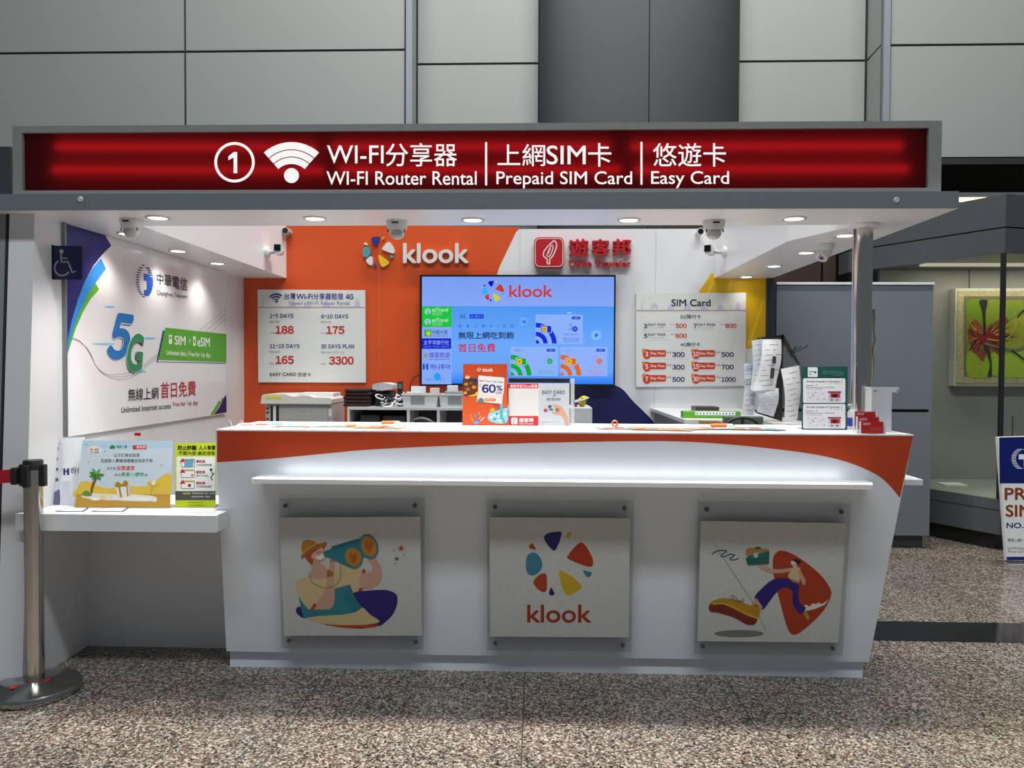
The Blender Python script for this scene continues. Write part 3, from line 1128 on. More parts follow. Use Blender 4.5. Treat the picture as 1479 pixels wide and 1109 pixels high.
a.blob([(200, 620), (215, 588), (270, 568), (400, 555), (392, 640), (330, 720), (288, 768), (240, 720), (212, 670)], CREAM, 5)
a.poly([(395, 560), (440, 530), (470, 502), (540, 508), (612, 520), (600, 580), (588, 655), (545, 668), (537, 613), (442, 640), (390, 630)], CREAM, 4)
a.poly([(612, 522), (626, 518), (634, 534), (606, 560)], BRICK, 5)
a.poly([(588, 640), (620, 630), (610, 652), (590, 658)], BRICK, 5)
a.blob([(594, 600), (604, 552), (640, 540), (672, 530), (668, 490), (645, 466), (690, 452), (722, 500), (733, 550), (720, 600), (670, 635), (615, 634)], SKIN, 6)
a.blob([(392, 630), (396, 560), (430, 560), (440, 640), (438, 730), (410, 765), (350, 768), (292, 765), (330, 720), (370, 670)], SKIN, 6)
a.poly([(288, 768), (316, 728), (330, 740), (310, 772)], BRICK, 7)
a.blob([(408, 520), (412, 470), (424, 440), (434, 450), (445, 455), (440, 510), (432, 548), (414, 546)], SKIN, 7)
for x in (424, 434, 444):
    a.line([(x - 6, 480), (x, 438)], 8, SKIN, 7)
a.blob([(300, 540), (304, 488), (330, 470), (375, 500), (405, 545), (400, 572), (340, 578), (290, 572)], SKIN, 6)
a.blob([(300, 492), (262, 450), (270, 420), (340, 385), (378, 370), (372, 400), (330, 430), (312, 460)], '#b0482a', 7)
a.blob([(300, 430), (330, 404), (362, 385), (376, 420), (380, 452), (350, 470), (318, 462), (298, 448)], '#d2a592', 8)
a.blob([(322, 442), (345, 436), (368, 424), (376, 448), (352, 462), (334, 456)], '#e6e2d6', 9)
a.oval(334, 420, 4, 5, '#4a3030', 9)
a.oval(350, 414, 4, 5, '#4a3030', 9)
a.blob([(236, 385), (250, 348), (285, 341), (318, 352), (330, 372), (280, 402), (246, 420)], MUST, 9)
a.blob([(232, 452), (246, 420), (290, 386), (340, 366), (390, 354), (384, 378), (340, 384), (290, 410), (255, 445)], '#a3701f', 10)
a.line(spline([(244, 424), (280, 392), (322, 368)], 6, False), 5, '#d4a94a', 11)
a.line(spline([(290, 530), (288, 570), (310, 605), (370, 630), (430, 625), (468, 590), (478, 540), (476, 480)], 6, False), 5, '#b89a5a', 12)
a.poly([(392, 530), (402, 522), (436, 545), (428, 564), (394, 556)], '#a86f1c', 13)
a.poly([(370, 412), (412, 398), (424, 380), (590, 332), (640, 430), (540, 510), (470, 480), (424, 455), (376, 440)], '#2e7482', 10)
a.poly([(424, 380), (590, 332), (600, 350), (430, 402)], '#256473', 11)
for cx, cy, rx, ry in ((650, 381, 58, 78), (554, 447, 60, 70)):
    a.oval(cx, cy, rx, ry, TEAL, 12, rot=-.35)
    a.oval(cx + 2, cy - 1, rx - 13, ry - 13, '#b97a26', 13, rot=-.35)
    a.blob([(cx - 24, cy - 14), (cx - 14, cy - 32), (cx + 2, cy - 16), (cx + 16, cy - 30), (cx + 28, cy - 8), (cx + 18, cy + 18), (cx + 8, cy + 40), (cx - 10, cy + 22)], '#a65c22', 14)
for cx, cy, r, c in ((850, 392, 27, '#a8402a'), (823, 456, 20, '#27306a')):
    pts = []
    for k in range(16):
        rr = r if k % 2 == 0 else r * .25
        pts.append((cx + rr * math.cos(k * PI / 8), cy + rr * math.sin(k * PI / 8) * 1.1))
    a.poly(pts, c, 2)
for x, y in ((806, 407), (868, 434), (812, 486)):
    a.oval(x, y, 4, 4, '#27306a', 2, 8)
a.build('printed_picture', t)


def petals(a, ox, oy, s, cols, lay=1, raised=0.0):
    """wheel of rounded petals; drawn in a 420 wide board, scaled and moved"""
    shp = [
        ('n', [(114, 34), (140, 10), (190, 2), (222, 4), (218, 40), (196, 96), (180, 118), (160, 108), (130, 72)]),
        ('y2', [(266, 4), (288, 14), (262, 38), (252, 36), (258, 12)]),
        ('r', [(300, 98), (340, 68), (372, 88), (408, 150), (418, 196), (406, 216), (376, 214), (300, 186), (258, 164), (264, 146)]),
        ('t2', [(356, 238), (380, 244), (408, 252), (404, 270), (388, 282), (368, 266)]),
        ('y', [(208, 248), (222, 240), (290, 280), (340, 324), (342, 350), (300, 382), (262, 392), (238, 372), (216, 310)]),
        ('n2', [(158, 344), (172, 364), (180, 386), (162, 394), (146, 386), (148, 366)]),
        ('r3', [(50, 310), (78, 272), (112, 257), (130, 270), (134, 330), (128, 366), (104, 372), (70, 348)]),
        ('t', [(2, 200), (12, 150), (40, 130), (76, 140), (102, 186), (100, 228), (70, 262), (36, 272), (10, 250)]),
        ('r2', [(22, 90), (42, 72), (56, 90), (66, 112), (48, 110), (26, 102)]),
    ]
    for k, p in shp:
        q = [(ox + x * s, oy + y * s) for x, y in spline(p, 4)]
        if raised:
            a.solid(q, raised, cols[k])
        else:
            a.flat(q, cols[k], lay)


t, a = arts[1]
PC = dict(n='#241b63', y2='#bd9530', r='#a8351c', t2='#2f7d8a', y='#c8a424', n2='#241b63', r3='#a8401c', t='#3b7f92', r2='#a8401c')
petals(a, 336, 288, 1.0, PC)
a.text('klook', (347, 738, 742, 850), '#9a3418', bold=.02)
a.build('printed_picture', t)

t, a = arts[2]
a.oval(373, 917, 152, 23, '#7b7871', 1)
a.line([(220, 364), (455, 720), (540, 905)], 3.5, '#85857f', 2)
a.line(spline([(205, 428), (230, 412), (268, 404), (296, 410), (262, 436), (280, 444), (318, 428), (346, 434), (316, 456), (340, 464), (372, 452)], 5, False), 8, '#2f6d70', 2)
a.blob([(580, 470), (600, 420), (640, 406), (710, 430), (800, 490), (880, 560), (935, 640), (938, 690), (890, 780), (800, 870), (730, 920), (690, 915), (660, 850), (625, 720), (590, 580)], '#a63a18', 1)
a.poly([(770, 745), (790, 738), (806, 752), (826, 730), (846, 736), (864, 724), (880, 736), (926, 706), (900, 740), (840, 766), (782, 778)], '#dcdad2', 2)
a.blob([(470, 690), (520, 632), (580, 585), (640, 575), (710, 590), (742, 620), (738, 680), (748, 730), (784, 758), (752, 796), (715, 756), (700, 710), (702, 656), (650, 632), (600, 668), (560, 720), (520, 768), (494, 730)], '#2a1f72', 3)
a.poly([(482, 700), (520, 755), (505, 770), (450, 730), (470, 705)], '#c79a7c', 4)
a.blob([(186, 752), (215, 715), (290, 698), (370, 715), (440, 742), (478, 735), (504, 772), (490, 820), (470, 858), (420, 855), (350, 810), (250, 775)], '#b5851f', 4)
a.blob([(186, 758), (205, 734), (270, 735), (350, 770), (430, 810), (482, 826), (466, 860), (420, 860), (340, 818), (250, 790), (200, 782)], '#7a2a1c', 5)
a.line(spline([(210, 735), (290, 735), (380, 775), (485, 824)], 6, False), 7, '#d9b83a', 6)
a.line(spline([(324, 690), (332, 680), (360, 700), (372, 718), (396, 706), (402, 716), (376, 722), (340, 706), (324, 690)], 5, False), 3, '#6d3a26', 7)
a.blob([(492, 500), (530, 492), (570, 515), (630, 520), (700, 510), (715, 522), (660, 540), (590, 545), (530, 530)], SKIN, 4)
a.blob([(675, 560), (700, 520), (735, 505), (752, 530), (740, 606), (700, 590)], CREAM, 5)
a.poly([(680, 575), (742, 596), (738, 612), (700, 596)], SKIN, 5)
a.blob([(738, 520), (752, 530), (784, 590), (776, 614), (766, 616), (748, 570)], SKIN, 6)
a.blob([(690, 480), (700, 466), (724, 470), (730, 500), (716, 520), (702, 500)], '#d8b3a0', 6)
a.blob([(700, 466), (722, 460), (756, 470), (744, 484), (730, 486), (722, 478)], '#1c1418', 7)
a.oval(706, 480, 12, 11, '#dcd8d0', 8)
a.poly([(414, 456), (430, 438), (560, 408), (558, 488), (428, 497)], '#2b6a66', 5)
a.poly([(414, 456), (556, 434), (558, 488), (428, 497)], '#24605c', 6)
a.blob([(414, 420), (420, 398), (450, 390), (540, 396), (558, 410), (510, 412), (470, 424), (430, 436)], '#b9813a', 7)
a.oval(476, 434, 15, 17, '#b9c2c0', 8)
a.rect(472, 384, 506, 394, '#2e4040', 8)
a.blob([(770, 785), (784, 776), (800, 800), (806, 826), (796, 836), (784, 820)], '#b08a2c', 5)
a.build('printed_picture', t)

# ================================================================== back wall signs
TVY = 5.37
tv = thing('television', 'wall mounted black television showing blue card advert', 'television', tuple(at(748, 478, Y=TVY)))
c = [at(606, 396.5, Y=TVY), at(889.5, 397, Y=TVY), at(888.5, 559.5, Y=TVY), at(606, 557, Y=TVY)]
b = MB()
x0, x1, z0, z1 = c[0].x, c[1].x, (c[2].z + c[3].z) / 2, c[0].z
b.box(x0, x1, TVY, TVY + .05, z0, z1, M_BLKGL)
b.build('bezel', tv, bevel=.004)
b = MB()
b.box(x0 + .4, x1 - .4, TVY + .05, BY, z0 + .2, z1 - .2, M_BLACK)
b.build('wall_bracket', tv)
s0, s1, s2, s3 = at(609.5, 399.5, Y=TVY), at(887, 399.5, Y=TVY), at(887, 554.5, Y=TVY), at(609.5, 554, Y=TVY)
m = bpy.data.materials.new('screen_backdrop')
m.use_nodes = True
nt = m.node_tree
nt.nodes.remove(nt.nodes['Principled BSDF'])
tc = nt.nodes.new('ShaderNodeTexCoord')
sp_ = nt.nodes.new('ShaderNodeSeparateXYZ')
rp = nt.nodes.new('ShaderNodeValToRGB')
em = nt.nodes.new('ShaderNodeEmission')
nt.links.new(tc.outputs['Generated'], sp_.inputs[0])
nt.links.new(sp_.outputs[2], rp.inputs[0])
nt.links.new(rp.outputs[0], em.inputs[0])
nt.links.new(em.outputs[0], nt.nodes['Material Output'].inputs[0])
e = rp.color_ramp.elements
e[0].position, e[0].color = 0, (*lin('#1f7cf5'), 1)
e[1].position, e[1].color = 1, (*lin('#7b9cf0'), 1)
for p, cc in ((.12, '#6aa4fa'), (.35, '#6da8fa'), (.6, '#5a9df5'), (.722, '#4f97f2'), (.728, '#86a8f6')):
    q = e.new(p)
    q.color = (*lin(cc), 1)
b = MB()
b.add([(s0.x, TVY - .0006, (s2.z + s3.z) / 2), (s1.x, TVY - .0006, (s2.z + s3.z) / 2), (s1.x, TVY - .0006, s0.z), (s0.x, TVY - .0006, s0.z)], [(0, 1, 2, 3)], m)
scn = b.build('screen', tv)
a = Art((0, TVY - .0008, 0), FRONT, 600, 380, 4.93, mk=scr)
TC = dict(n='#1414c4', y2='#d9d34a', r='#cc3a28', t2='#3aa6ee', y='#cfcb3a', n2='#1414a0', r3='#cc3a28', t='#2fb2f5', r2='#2a2a70')
petals(a, 476, 125, .37, TC)
a.text('klook', (668, 155, 976, 243), '#cc3a32', bold=.02)
a.rect(46, 308, 258, 455, '#22c242')
a.rect(46, 455, 258, 862, '#86a9f8')
a.rect(46, 535, 254, 610, '#1420c8', 2)
for y in (0, 73):
    a.arc(88, 345 + y, 12, 22, -60, 260, '#a9c8e8', 2)
    a.rect(72, 341 + y, 104, 348 + y, '#a9c8e8', 2)
    a.text('ezTravel', (118, 318 + y, 232, 345 + y), '#b4e6c8', bold=.02)
    a.text('易遊網', (118, 346 + y, 190, 374 + y), '#86d8a0')
a.rect(64, 475, 112, 522, '#4a9a2a', 2)
a.oval(92, 500, 16, 18, '#a8d84a', 3)
a.text('沖繩大榮', (116, 474, 230, 508), '#20304a')
a.text('www.okinawa.com', (118, 512, 230, 522), '#304058')
a.text('太平洋旅行社', (58, 548, 240, 582), '#9fc4fb', lay=3)
a.text('PACIFIC TRAVEL SERVICE', (60, 590, 240, 600), '#7f9af0', lay=3)
a.blob([(48, 640), (62, 648), (72, 634), (80, 652), (96, 640), (86, 662), (92, 684), (72, 672), (54, 686), (62, 662)], '#8a9a8a', 2)
a.text('燦星旅遊', (98, 634, 246, 672), '#5a2fb8', bold=.01)
a.text('www.startravel.com.tw', (98, 676, 246, 688), '#2a2f8a')
a.rect(52, 716, 66, 758, '#1a48c8', 2)
a.rect(78, 716, 92, 758, '#1a48c8', 2)
a.rect(66, 728, 78, 742, '#3aa0e8', 2)
a.text('하나투어', (106, 718, 246, 758), '#2a1fc0', bold=.015)
a.blob([(132, 800), (152, 778), (178, 796), (176, 824), (150, 836), (134, 822)], '#2f9cf0', 2)
a.text('PIX', (78, 820, 126, 840), '#3a8ad8', bold=.01)
a.text('ET', (174, 820, 208, 840), '#3a8ad8', bold=.01)
a.text('5G', (314, 366, 358, 394), '#17309a', bold=.02, italic=.3)
a.rect(386, 364, 486, 394, '#1530d0', 2, r=8)
a.text('5G 預付卡', (396, 370, 478, 389), '#7fa8ff', lay=3)
for ch, x in zip('旅客上網卡/計日', (306, 362, 420, 474, 528, 584, 624, 678)):
    a.text(ch, (x, 436, x + (22 if ch != '/' else 8), 460), '#2a4a80')
a.text('無限上網吃到飽', (305, 488, 700, 540), '#0d1430', bold=.018)
a.text('首日免費', (305, 572, 570, 634), '#c22840', bold=.018)


def sim_card(x, y, w_, h, num, col, chip):
    a.rect(x, y, x + w_, y + h, '#8db2fb', 2, r=8)
    cx, cy = x + 2, y + h - 4
    for r0, r1 in ((0, 26), (52, 84), (114, 148)):
        a.arc(cx, cy, r0, r1, 0, 90, col, 3, 12)
    a.rect(x + 2, y + 64, x + 40, y + 84, col, 3)
    a.rect(x + 34, y + 76, x + 116, y + 132, '#a8c6ff', 4, r=12)
    a.rect(x + 38, y + 80, x + 112, y + 128, col, 5, r=10)
    a.rect(x + 44, y + 86, x + 82, y + 124, chip, 6, r=4)
    a.rect(x + 54, y + 96, x + 70, y + 112, '#b08a2a', 7)
    a.text('中華電信 5G', (x + 24, y + 16, x + 94, y + 32), '#2a4070')
    a.rect(x + 258, y + 14, x + 318, y + 34, '#2a44c8', 3)
    a.text('上網卡', (x + 270, y + 18, x + 306, y + 30), '#9fb8ff', lay=4)
    a.text(num, (x + 232, y + 64, x + 264, y + 110), '#1c3a9a' if num == '3' else col, bold=.025)
    a.oval(x + 280, y + 102, 19, 20, col, 3)
    a.text('日', (x + 272, y + 92, x + 288, y + 112), '#8db2fb', lay=4)
    a.text('台灣上網計日型', (x + 196, y + 132, x + 314, y + 150), col)
    a.line([(x + 196, y + 168), (x + 314, y + 168), (x + 314, y + 194), (x + 196, y + 194), (x + 196, y + 168)], 2, col, 3)
    a.text('預付 NT/全新上網卡', (x + 204, y + 174, x + 306, y + 188), col, lay=4)


sim_card(856, 366, 336, 210, '3', '#1530d8', '#d8b83a')
sim_card(677, 596, 338, 208, '7', '#16a83a', '#e0c42a')
sim_card(1031, 596, 336, 208, '5', '#dc6a2a', '#e8b83a')
a.oval(770, 416, 31, 31, '#6cacfb', 2)
a.poly([(750, 416), (788, 402), (784, 432)], '#2a7fe0', 3)
a.oval(1288, 514, 40, 40, '#76b2fc', 2)
a.oval(1288, 514, 27, 27, '#8cc0ff', 3)
a.poly([(1270, 514), (1288, 494), (1306, 510), (1288, 532)], '#2a7fe0', 4)
a.oval(1095, 354, 18, 4, '#a8d4ff', 2)
a.build('screen_image', scn)
b = MB()
cb_ = [at(606, 541, Y=TVY + .02), at(598, 545, Y=BY - .02), at(593, 553, Y=BY - .02), at(592, 562, Y=BY - .02), at(594, 580, Y=BY - .02)]
b.tube(cb_, .004, M_BLACK, 6)
b.build('power_cable', tv, smooth=True)


def wall_board(name, label, corners, Y, thick=.018):
    t = thing(name, label, 'price board', tuple(at(*corners[3], Y=Y)))
    c = [at(x, y, Y=Y) for x, y in corners]
    MB().prism(c, (0, BY - Y, 0), mat('board_face', (.72, .725, .70), .35, var=.015), mat('board_edge', (.25, .24, .23), .5, var=.05)).build('panel', t)
    return t


SKY_ = '#c3c2d6'


def skyline(a, y, spots):
    for k, x in spots:
        if k == 't':
            a.poly([(x - 6, y), (x - 3, y - 70), (x, y - 112), (x + 3, y - 70), (x + 6, y)], SKY_, 1)
        elif k == 'p':
            a.poly([(x - 36, y), (x - 30, y - 40), (x - 42, y - 52), (x - 12, y - 62), (x, y - 84), (x + 12, y - 62), (x + 42, y - 52), (x + 30, y - 40), (x + 36, y),
                    (x + 20, y), (x + 18, y - 30), (x - 18, y - 30), (x - 20, y)], SKY_, 1)
        elif k == 'g':
            a.poly([(x - 45, y), (x - 30, y - 22), (x - 38, y - 24), (x - 20, y - 48), (x, y - 76), (x + 20, y - 48), (x + 38, y - 24), (x + 30, y - 22), (x + 45, y)], SKY_, 1)
        else:
            a.poly([(x - 32, y), (x - 26, y - 50), (x, y - 98), (x + 26, y - 50), (x + 32, y)], SKY_, 1)


BLY = BY - .02
pb1 = wall_board('price_board', 'white wireless router rental price board on the orange wall', ((372, 418), (527.5, 419), (528.5, 552.5), (373, 552)), BLY)
a = Art((0, BLY - .0004, 0), FRONT, 360, 410, 7.394)
skyline(a, 246, (('t', 144), ('g', 460), ('g', 620), ('g', 820), ('a', 1155)))
a.rect(94, 246, 1236, 253, '#a06a72', 2)
for r0, r1 in ((28, 46), (62, 82), (98, 118)):
    a.arc(290, 200, r0 * .72 + 12, r1 * .78 + 8, 52, 140, '#272f7a', 3, 12)
a.oval(292, 188, 13, 13, '#272f7a', 3)
a.build('wifi_symbol', pb1)
a = Art((0, BLY - .0004, 0), FRONT, 360, 410, 7.394)
a.text('台灣', (372, 96, 494, 166), '#353c80', bold=.02)
a.text('Wi-Fi', (502, 104, 678, 164), '#353c80', bold=.03)
a.text('分享器租借', (682, 98, 1004, 168), '#353c80', bold=.02)
a.text('4G', (1030, 106, 1112, 166), '#353c80', bold=.03)
a.text("Taiwan's Wi-Fi Router Rental", (414, 182, 1072, 224), '#6f74a0')
for tx, bx in (('1~5 DAYS', (218, 318, 472, 362)), ('6~10 DAYS', (768, 324, 1058, 368)), ('11~15 DAYS', (218, 642, 538, 686)), ('30 DAYS PLAN', (768, 644, 1120, 688))):
    a.text(tx, bx, '#243c80', bold=.028)
for tx, bx in (('PER DAY', (216, 392, 332, 416)), ('PER DAY', (764, 396, 880, 418)), ('PER DAY', (216, 714, 332, 738)), ('PER DAY NTD 116', (766, 720, 1014, 744)),
               ('NTD', (218, 514, 266, 532)), ('NTD', (766, 518, 812, 536)), ('NTD', (218, 840, 268, 858)), ('NTD', (766, 844, 816, 862))):
    a.text(tx, bx, '#777a86')
for tx, bx in (('188', (278, 446, 476, 534)), ('175', (822, 450, 1018, 536)), ('165', (280, 768, 476, 856)), ('3300', (852, 774, 1116, 862))):
    a.text(tx, bx, '#c22a26', bold=.035)
a.text('EASY CARD', (220, 948, 500, 984), '#20242c', bold=.028)
a.text('悠遊卡', (516, 946, 660, 990), '#30343c', bold=.008)
a.build('lettering', pb1)

pb2 = wall_board('price_board', 'white prepaid card price board beside the yellow film', ((918.5, 424), (1077.5, 422.5), (1077, 557), (918.5, 558.5)), BLY)
a = Art((0, BLY - .0004, 0), FRONT, 910, 415, 7.394)
skyline(a, 242, (('t', 126), ('p', 262), ('g', 435), ('g', 610), ('g', 792), ('g', 965), ('a', 1155)))
a.rect(68, 242, 1236, 250, '#b4787c', 2)
a.text('SIM Card', (442, 126, 860, 202), '#3a3c40', bold=.03)
a.text('5G預付卡', (538, 290, 758, 336), '#2c3444', bold=.01)
a.text('4G預付卡', (538, 588, 748, 632), '#2c3c60', bold=.01)
for x, y, n, p in ((148, 388, '3', '500'), (148, 494, '5', '600'), (678, 388, '7', '800')):
    a.line([(x - 14, y - 24), (x + 470, y - 24), (x + 470, y + 66), (x - 14, y + 66), (x - 14, y - 24)], 3, '#cfcfd0', 1)
    a.text(n, (x, y, x + 36, y + 48), '#2c303a', bold=.03)
    a.text('DAY PASS', (x + 44, y - 4, x + 232, y + 22), '#3a3e4c', bold=.02)
    a.text('Unlimited data 吃到飽', (x + 44, y + 36, x + 210, y + 46), '#6c7078')
    a.text('NT$', (x + 284, y, x + 326, y + 18), '#c86a5c')
    a.text(p, (x + 338, y - 2, x + 458, y + 46), '#c8392c', bold=.03)
for x, y, n, p in ((134, 672, '3', '300'), (134, 806, '5', '300'), (134, 938, '7', '500'), (658, 672, '10', '500'), (658, 806, '15', '700'), (658, 938, '30', '1000')):
    a.line([(x, y - 4), (x + 490, y - 4), (x + 490, y + 94), (x, y + 94)], 3, '#cfcfd0', 1)
    a.rect(x + 6, y - 2, x + 250, y + 68, '#c8442a', 2, r=14)
    a.oval(x + 46, y + 40, 44, 52, '#c8442a', 3)
    a.oval(x + 12, y + 2, 19, 20, '#e0823a', 4)
    a.text(n, (x + (28 if len(n) == 1 else 14), y + 14, x + (60 if len(n) == 1 else 76), y + 66), '#f2e4de', lay=5, bold=.03)
    a.text('Day Pass', (x + 84, y + 18, x + 236, y + 54), '#f4d8d0', lay=5, bold=.03)
    a.text('NT$', (x + 260, y + 14, x + 306, y + 38), '#2c3460', lay=2)
    a.text(p, (x + 316, y + 18, x + (450 if len(p) == 3 else 472), y + 72), '#222a5e', lay=2, bold=.03)
a.build('lettering', pb2)

# raised logos on the back wall
lg = thing('raised_wall_logo', 'raised petal wheel and white lettering on the orange wall', 'wall sign', tuple(at(600, 365, Y=BY - .03)))
a = Art((0, BY - .002, 0), FRONT, 490, 330, 7.395, mk=lambda c: mat('raised_' + c.lstrip('#'), c, .35, var=.02))
WH = '#dedbd6'
petals(a, 246, 86, .82, dict(n='#2d3086', y2='#e8a83a', r=WH, t2='#4f9aa4', y='#e8bc2c', n2='#3b3f96', r3=WH, t='#4f9aa4', r2='#e8d6c8'), raised=.022)
a.build('petal_wheel', lg)
a = Art((0, BY - .002, 0), FRONT, 490, 330, 7.395, mk=lambda c: mat('raised_' + c.lstrip('#'), c, .35, var=.02))
a.text('klook', (680, 154, 1384, 372), WH, lay=0, bold=.03, raised=.03)
a.build('lettering', lg)

lg = thing('raised_wall_logo', 'raised red square emblem and red lettering on the white wall', 'wall sign', tuple(at(840, 365, Y=BY - .03)))
a = Art((0, BY - .002, 0), FRONT, 740, 320, 7.395, mk=lambda c: mat('raised_' + c.lstrip('#'), c, .35, var=.02))


def rr(x0, y0, x1, y1, r):
    pts = []
    for cx, cy, q in ((x1 - r, y0 + r, -90), (x1 - r, y1 - r, 0), (x0 + r, y1 - r, 90), (x0 + r, y0 + r, 180)):
        for k in range(7):
            t_ = math.radians(q + 15 * k)
            pts.append((cx + r * math.cos(t_), cy + r * math.sin(t_)))
    return pts


RD = '#b21a22'
a.solid(rr(232, 166, 552, 492, 56), .055, RD)
a.p = a.p + FRONT * .0555
a.flat(rr(242, 176, 543, 482, 50), '#d8d2cc', 1)
a.flat(rr(250, 184, 535, 474, 44), RD, 2)
lp_ = spline([(430, 215), (446, 204), (472, 232), (470, 270), (450, 330), (424, 376), (400, 400), (398, 444), (384, 452), (372, 440), (370, 402),
              (336, 370), (332, 340), (350, 300), (392, 250)], 4)
a.line(lp_ + lp_[:1], 13, '#ded6d0', 3)
lp_ = spline([(406, 270), (424, 252), (434, 268), (426, 310), (400, 366), (380, 374), (370, 356), (384, 320)], 4)
a.line(lp_ + lp_[:1], 10, '#ded6d0', 3)
a.line([(408, 282), (384, 344)], 7, '#ded6d0', 3)
a.build('square_emblem', lg)
a = Art((0, BY - .002, 0), FRONT, 740, 320, 7.395, mk=lambda c: mat('raised_' + c.lstrip('#'), c, .35, var=.02))
a.text('遊', (604, 182, 816, 376), RD, lay=0, bold=.045, raised=.05)
a.text('客', (842, 184, 1042, 372), RD, lay=0, bold=.045, raised=.05)
a.text('邦', (1066, 184, 1272, 368), RD, lay=0, bold=.045, raised=.05)
a.text('Unite Traveler', (604, 408, 1266, 486), RD, lay=0, bold=.035, raised=.05)
a.build('lettering', lg)

# ================================================================== telecom poster on the side wall
tp = thing('wall_poster', 'large white mobile network poster with navy corner on the side wall', 'poster', (WX, 4.2, 1.1))
PXP = WX + .014
y0, y1 = at(95, 322, X=PXP).y, at(327.3, 598, X=PXP).y
zb0, zb1 = at(98, 629, X=PXP).z, at(327.5, 598, X=PXP).z
zb = (zb0 + zb1) / 2
MB().box(WX + .0004, PXP, y0, y1, zb, CZ - .002, mat('poster_gloss', (.77, .77, .775), .22, var=.01)).build('panel', tp)
MB().box(WX, PXP + .003, y0 - .012, y0, zb, CZ - .002, mat('poster_rail', (.25, .26, .27), .4, metal=.5, var=.05)).build('edge_rail', tp)
SIDE = Vector((1, 0, 0))
a = Art((PXP, 0, 0), SIDE, 80, 320, 5.478, lift=.0006)
a.poly([(82, 16), (395, 108), (442, 190), (370, 262), (300, 350), (230, 480), (180, 610), (130, 780), (100, 930), (96, 980)], '#20246a', 1)
a.poly([(362, 290), (400, 374), (318, 486), (250, 590), (190, 720), (140, 850), (104, 990), (98, 1040), (97, 930), (130, 780), (180, 610), (230, 480), (300, 360)], '#2f86d0', 2)
a.poly([(318, 486), (346, 536), (280, 610), (220, 710), (160, 850), (95, 1050), (110, 960), (140, 850), (190, 720), (250, 590)], '#5aa628', 3)
# striped globe
for k in range(14):
    y = 338 + k * 19
    t_ = (y + 4 - 464) / 130
    if abs(t_) >= 1:
        continue
    w_ = 69 * math.sqrt(1 - t_ * t_)
    sk = 14
    a.poly([(706 - w_, y), (706 - w_ + min(26, w_), y + 6), (706 - w_ + min(26, w_), y + 16), (706 - w_, y + 10)], '#16306e', 1)
    if w_ > 26:
        a.poly([(706 + w_ - 34, y - 4 + sk * .4), (706 + w_, y + 4 + sk * .4), (706 + w_, y + 15 + sk * .4), (706 + w_ - 34, y + 7 + sk * .4)], '#16306e', 1)
a.poly([(698, 410), (746, 416), (746, 440), (770, 446), (772, 500), (756, 560), (728, 592), (700, 584), (700, 540), (722, 540), (722, 472), (698, 464)], '#1d55b4', 2)
a.text('中華電信', ((802, 402), (1044, 448), (1044, 552), (802, 496)), '#181c30', bold=.02)
a.text('Chunghwa Telecom', ((802, 540), (1044, 578), (1044, 618), (806, 594)), '#2a2e3c', bold=.01)
a.text('5', ((470, 722), (632, 742), (560, 1112), (386, 1090)), '#1a2560', lay=1, bold=.055)
a.text('5', ((474, 716), (634, 738), (566, 1104), (392, 1084)), '#1f74b8', lay=4, bold=.04)
a.text('5', ((468, 712), (640, 734), (572, 1110), (386, 1090)), '#e6e8ea', lay=2, bold=.055)
a.text('G', ((590, 884), (706, 894), (676, 1200), (540, 1200)), '#123a30', lay=5, bold=.055)
a.text('G', ((586, 872), (714, 884), (690, 1196), (542, 1196)), '#e6e8ea', lay=6, bold=.055)
a.text('G', ((592, 878), (708, 890), (684, 1190), (548, 1190)), '#2c8a5a', lay=8, bold=.04)
for cx, cy, rx in ((430, 675, 42), (380, 968, 92), (740, 924, 54), (660, 1186, 60)):
    a.oval(cx, cy, rx, 8, '#7fc0ea', 1, 20)
for k in range(3):
    a.line(spline([(130, 930 + k * 8 - 16), (200, 950 + k * 4), (270, 1040 - k * 6), (320, 1140), (400, 1220 - k * 8), (520, 1250 - k * 22), (640, 1210 - k * 18), (800, 1080 - k * 14), (840, 1058 - k * 14)], 6, False), 2.2, '#59616c', 1)
    a.line([(1140 + k * 44, 862 + k * 8), (1352, 690 + k * 36)], 2.2, '#59616c', 1)
a.poly([(850, 860), (864, 862), (812, 1108), (1352, 1118), (1352, 1124), (800, 1112)], '#1c2a72', 1)
a.poly([(870, 838), (1352, 890), (1352, 1112), (814, 1092)], '#55a62c', 2)
a.rect(898, 896, 922, 968, '#eef2ea', 3)
a.rect(904, 908, 916, 930, '#55a62c', 4)
a.text('SIM', ((944, 900), (1030, 908), (1030, 980), (944, 974)), '#f0f4ec', lay=3, bold=.02)
a.line([(1066, 930), (1060, 958)], 5, '#f0f4ec', 3)
a.rect(1090, 908, 1110, 982, '#eef2ea', 3)
a.rect(1096, 930, 1105, 962, '#55a62c', 4)
a.text('eSIM', ((1124, 912), (1222, 920), (1222, 992), (1124, 988)), '#f0f4ec', lay=3, bold=.02)
a.text('Unlimited data | Free for 1st day', ((876, 1014), (1228, 1038), (1228, 1086), (876, 1066)), '#e8f0e2', lay=3, bold=.015)
OY = 822
a.text('無線上網', ((576, 498 + OY), (816, 488 + OY), (816, 582 + OY), (576, 600 + OY)), '#1c1c22', bold=.014)
a.text('首日免費', ((834, 450 + OY), (1112, 436 + OY), (1112, 556 + OY), (834, 580 + OY)), '#b0202a', bold=.018)
a.text('Unlimited Internet access', ((522, 646 + OY), (914, 614 + OY), (914, 656 + OY), (524, 692 + OY)), '#2c2c34', bold=.012)
a.text('Free for 1st day', ((930, 606 + OY), (1130, 590 + OY), (1130, 640 + OY), (930, 650 + OY)), '#b0404a', bold=.012)
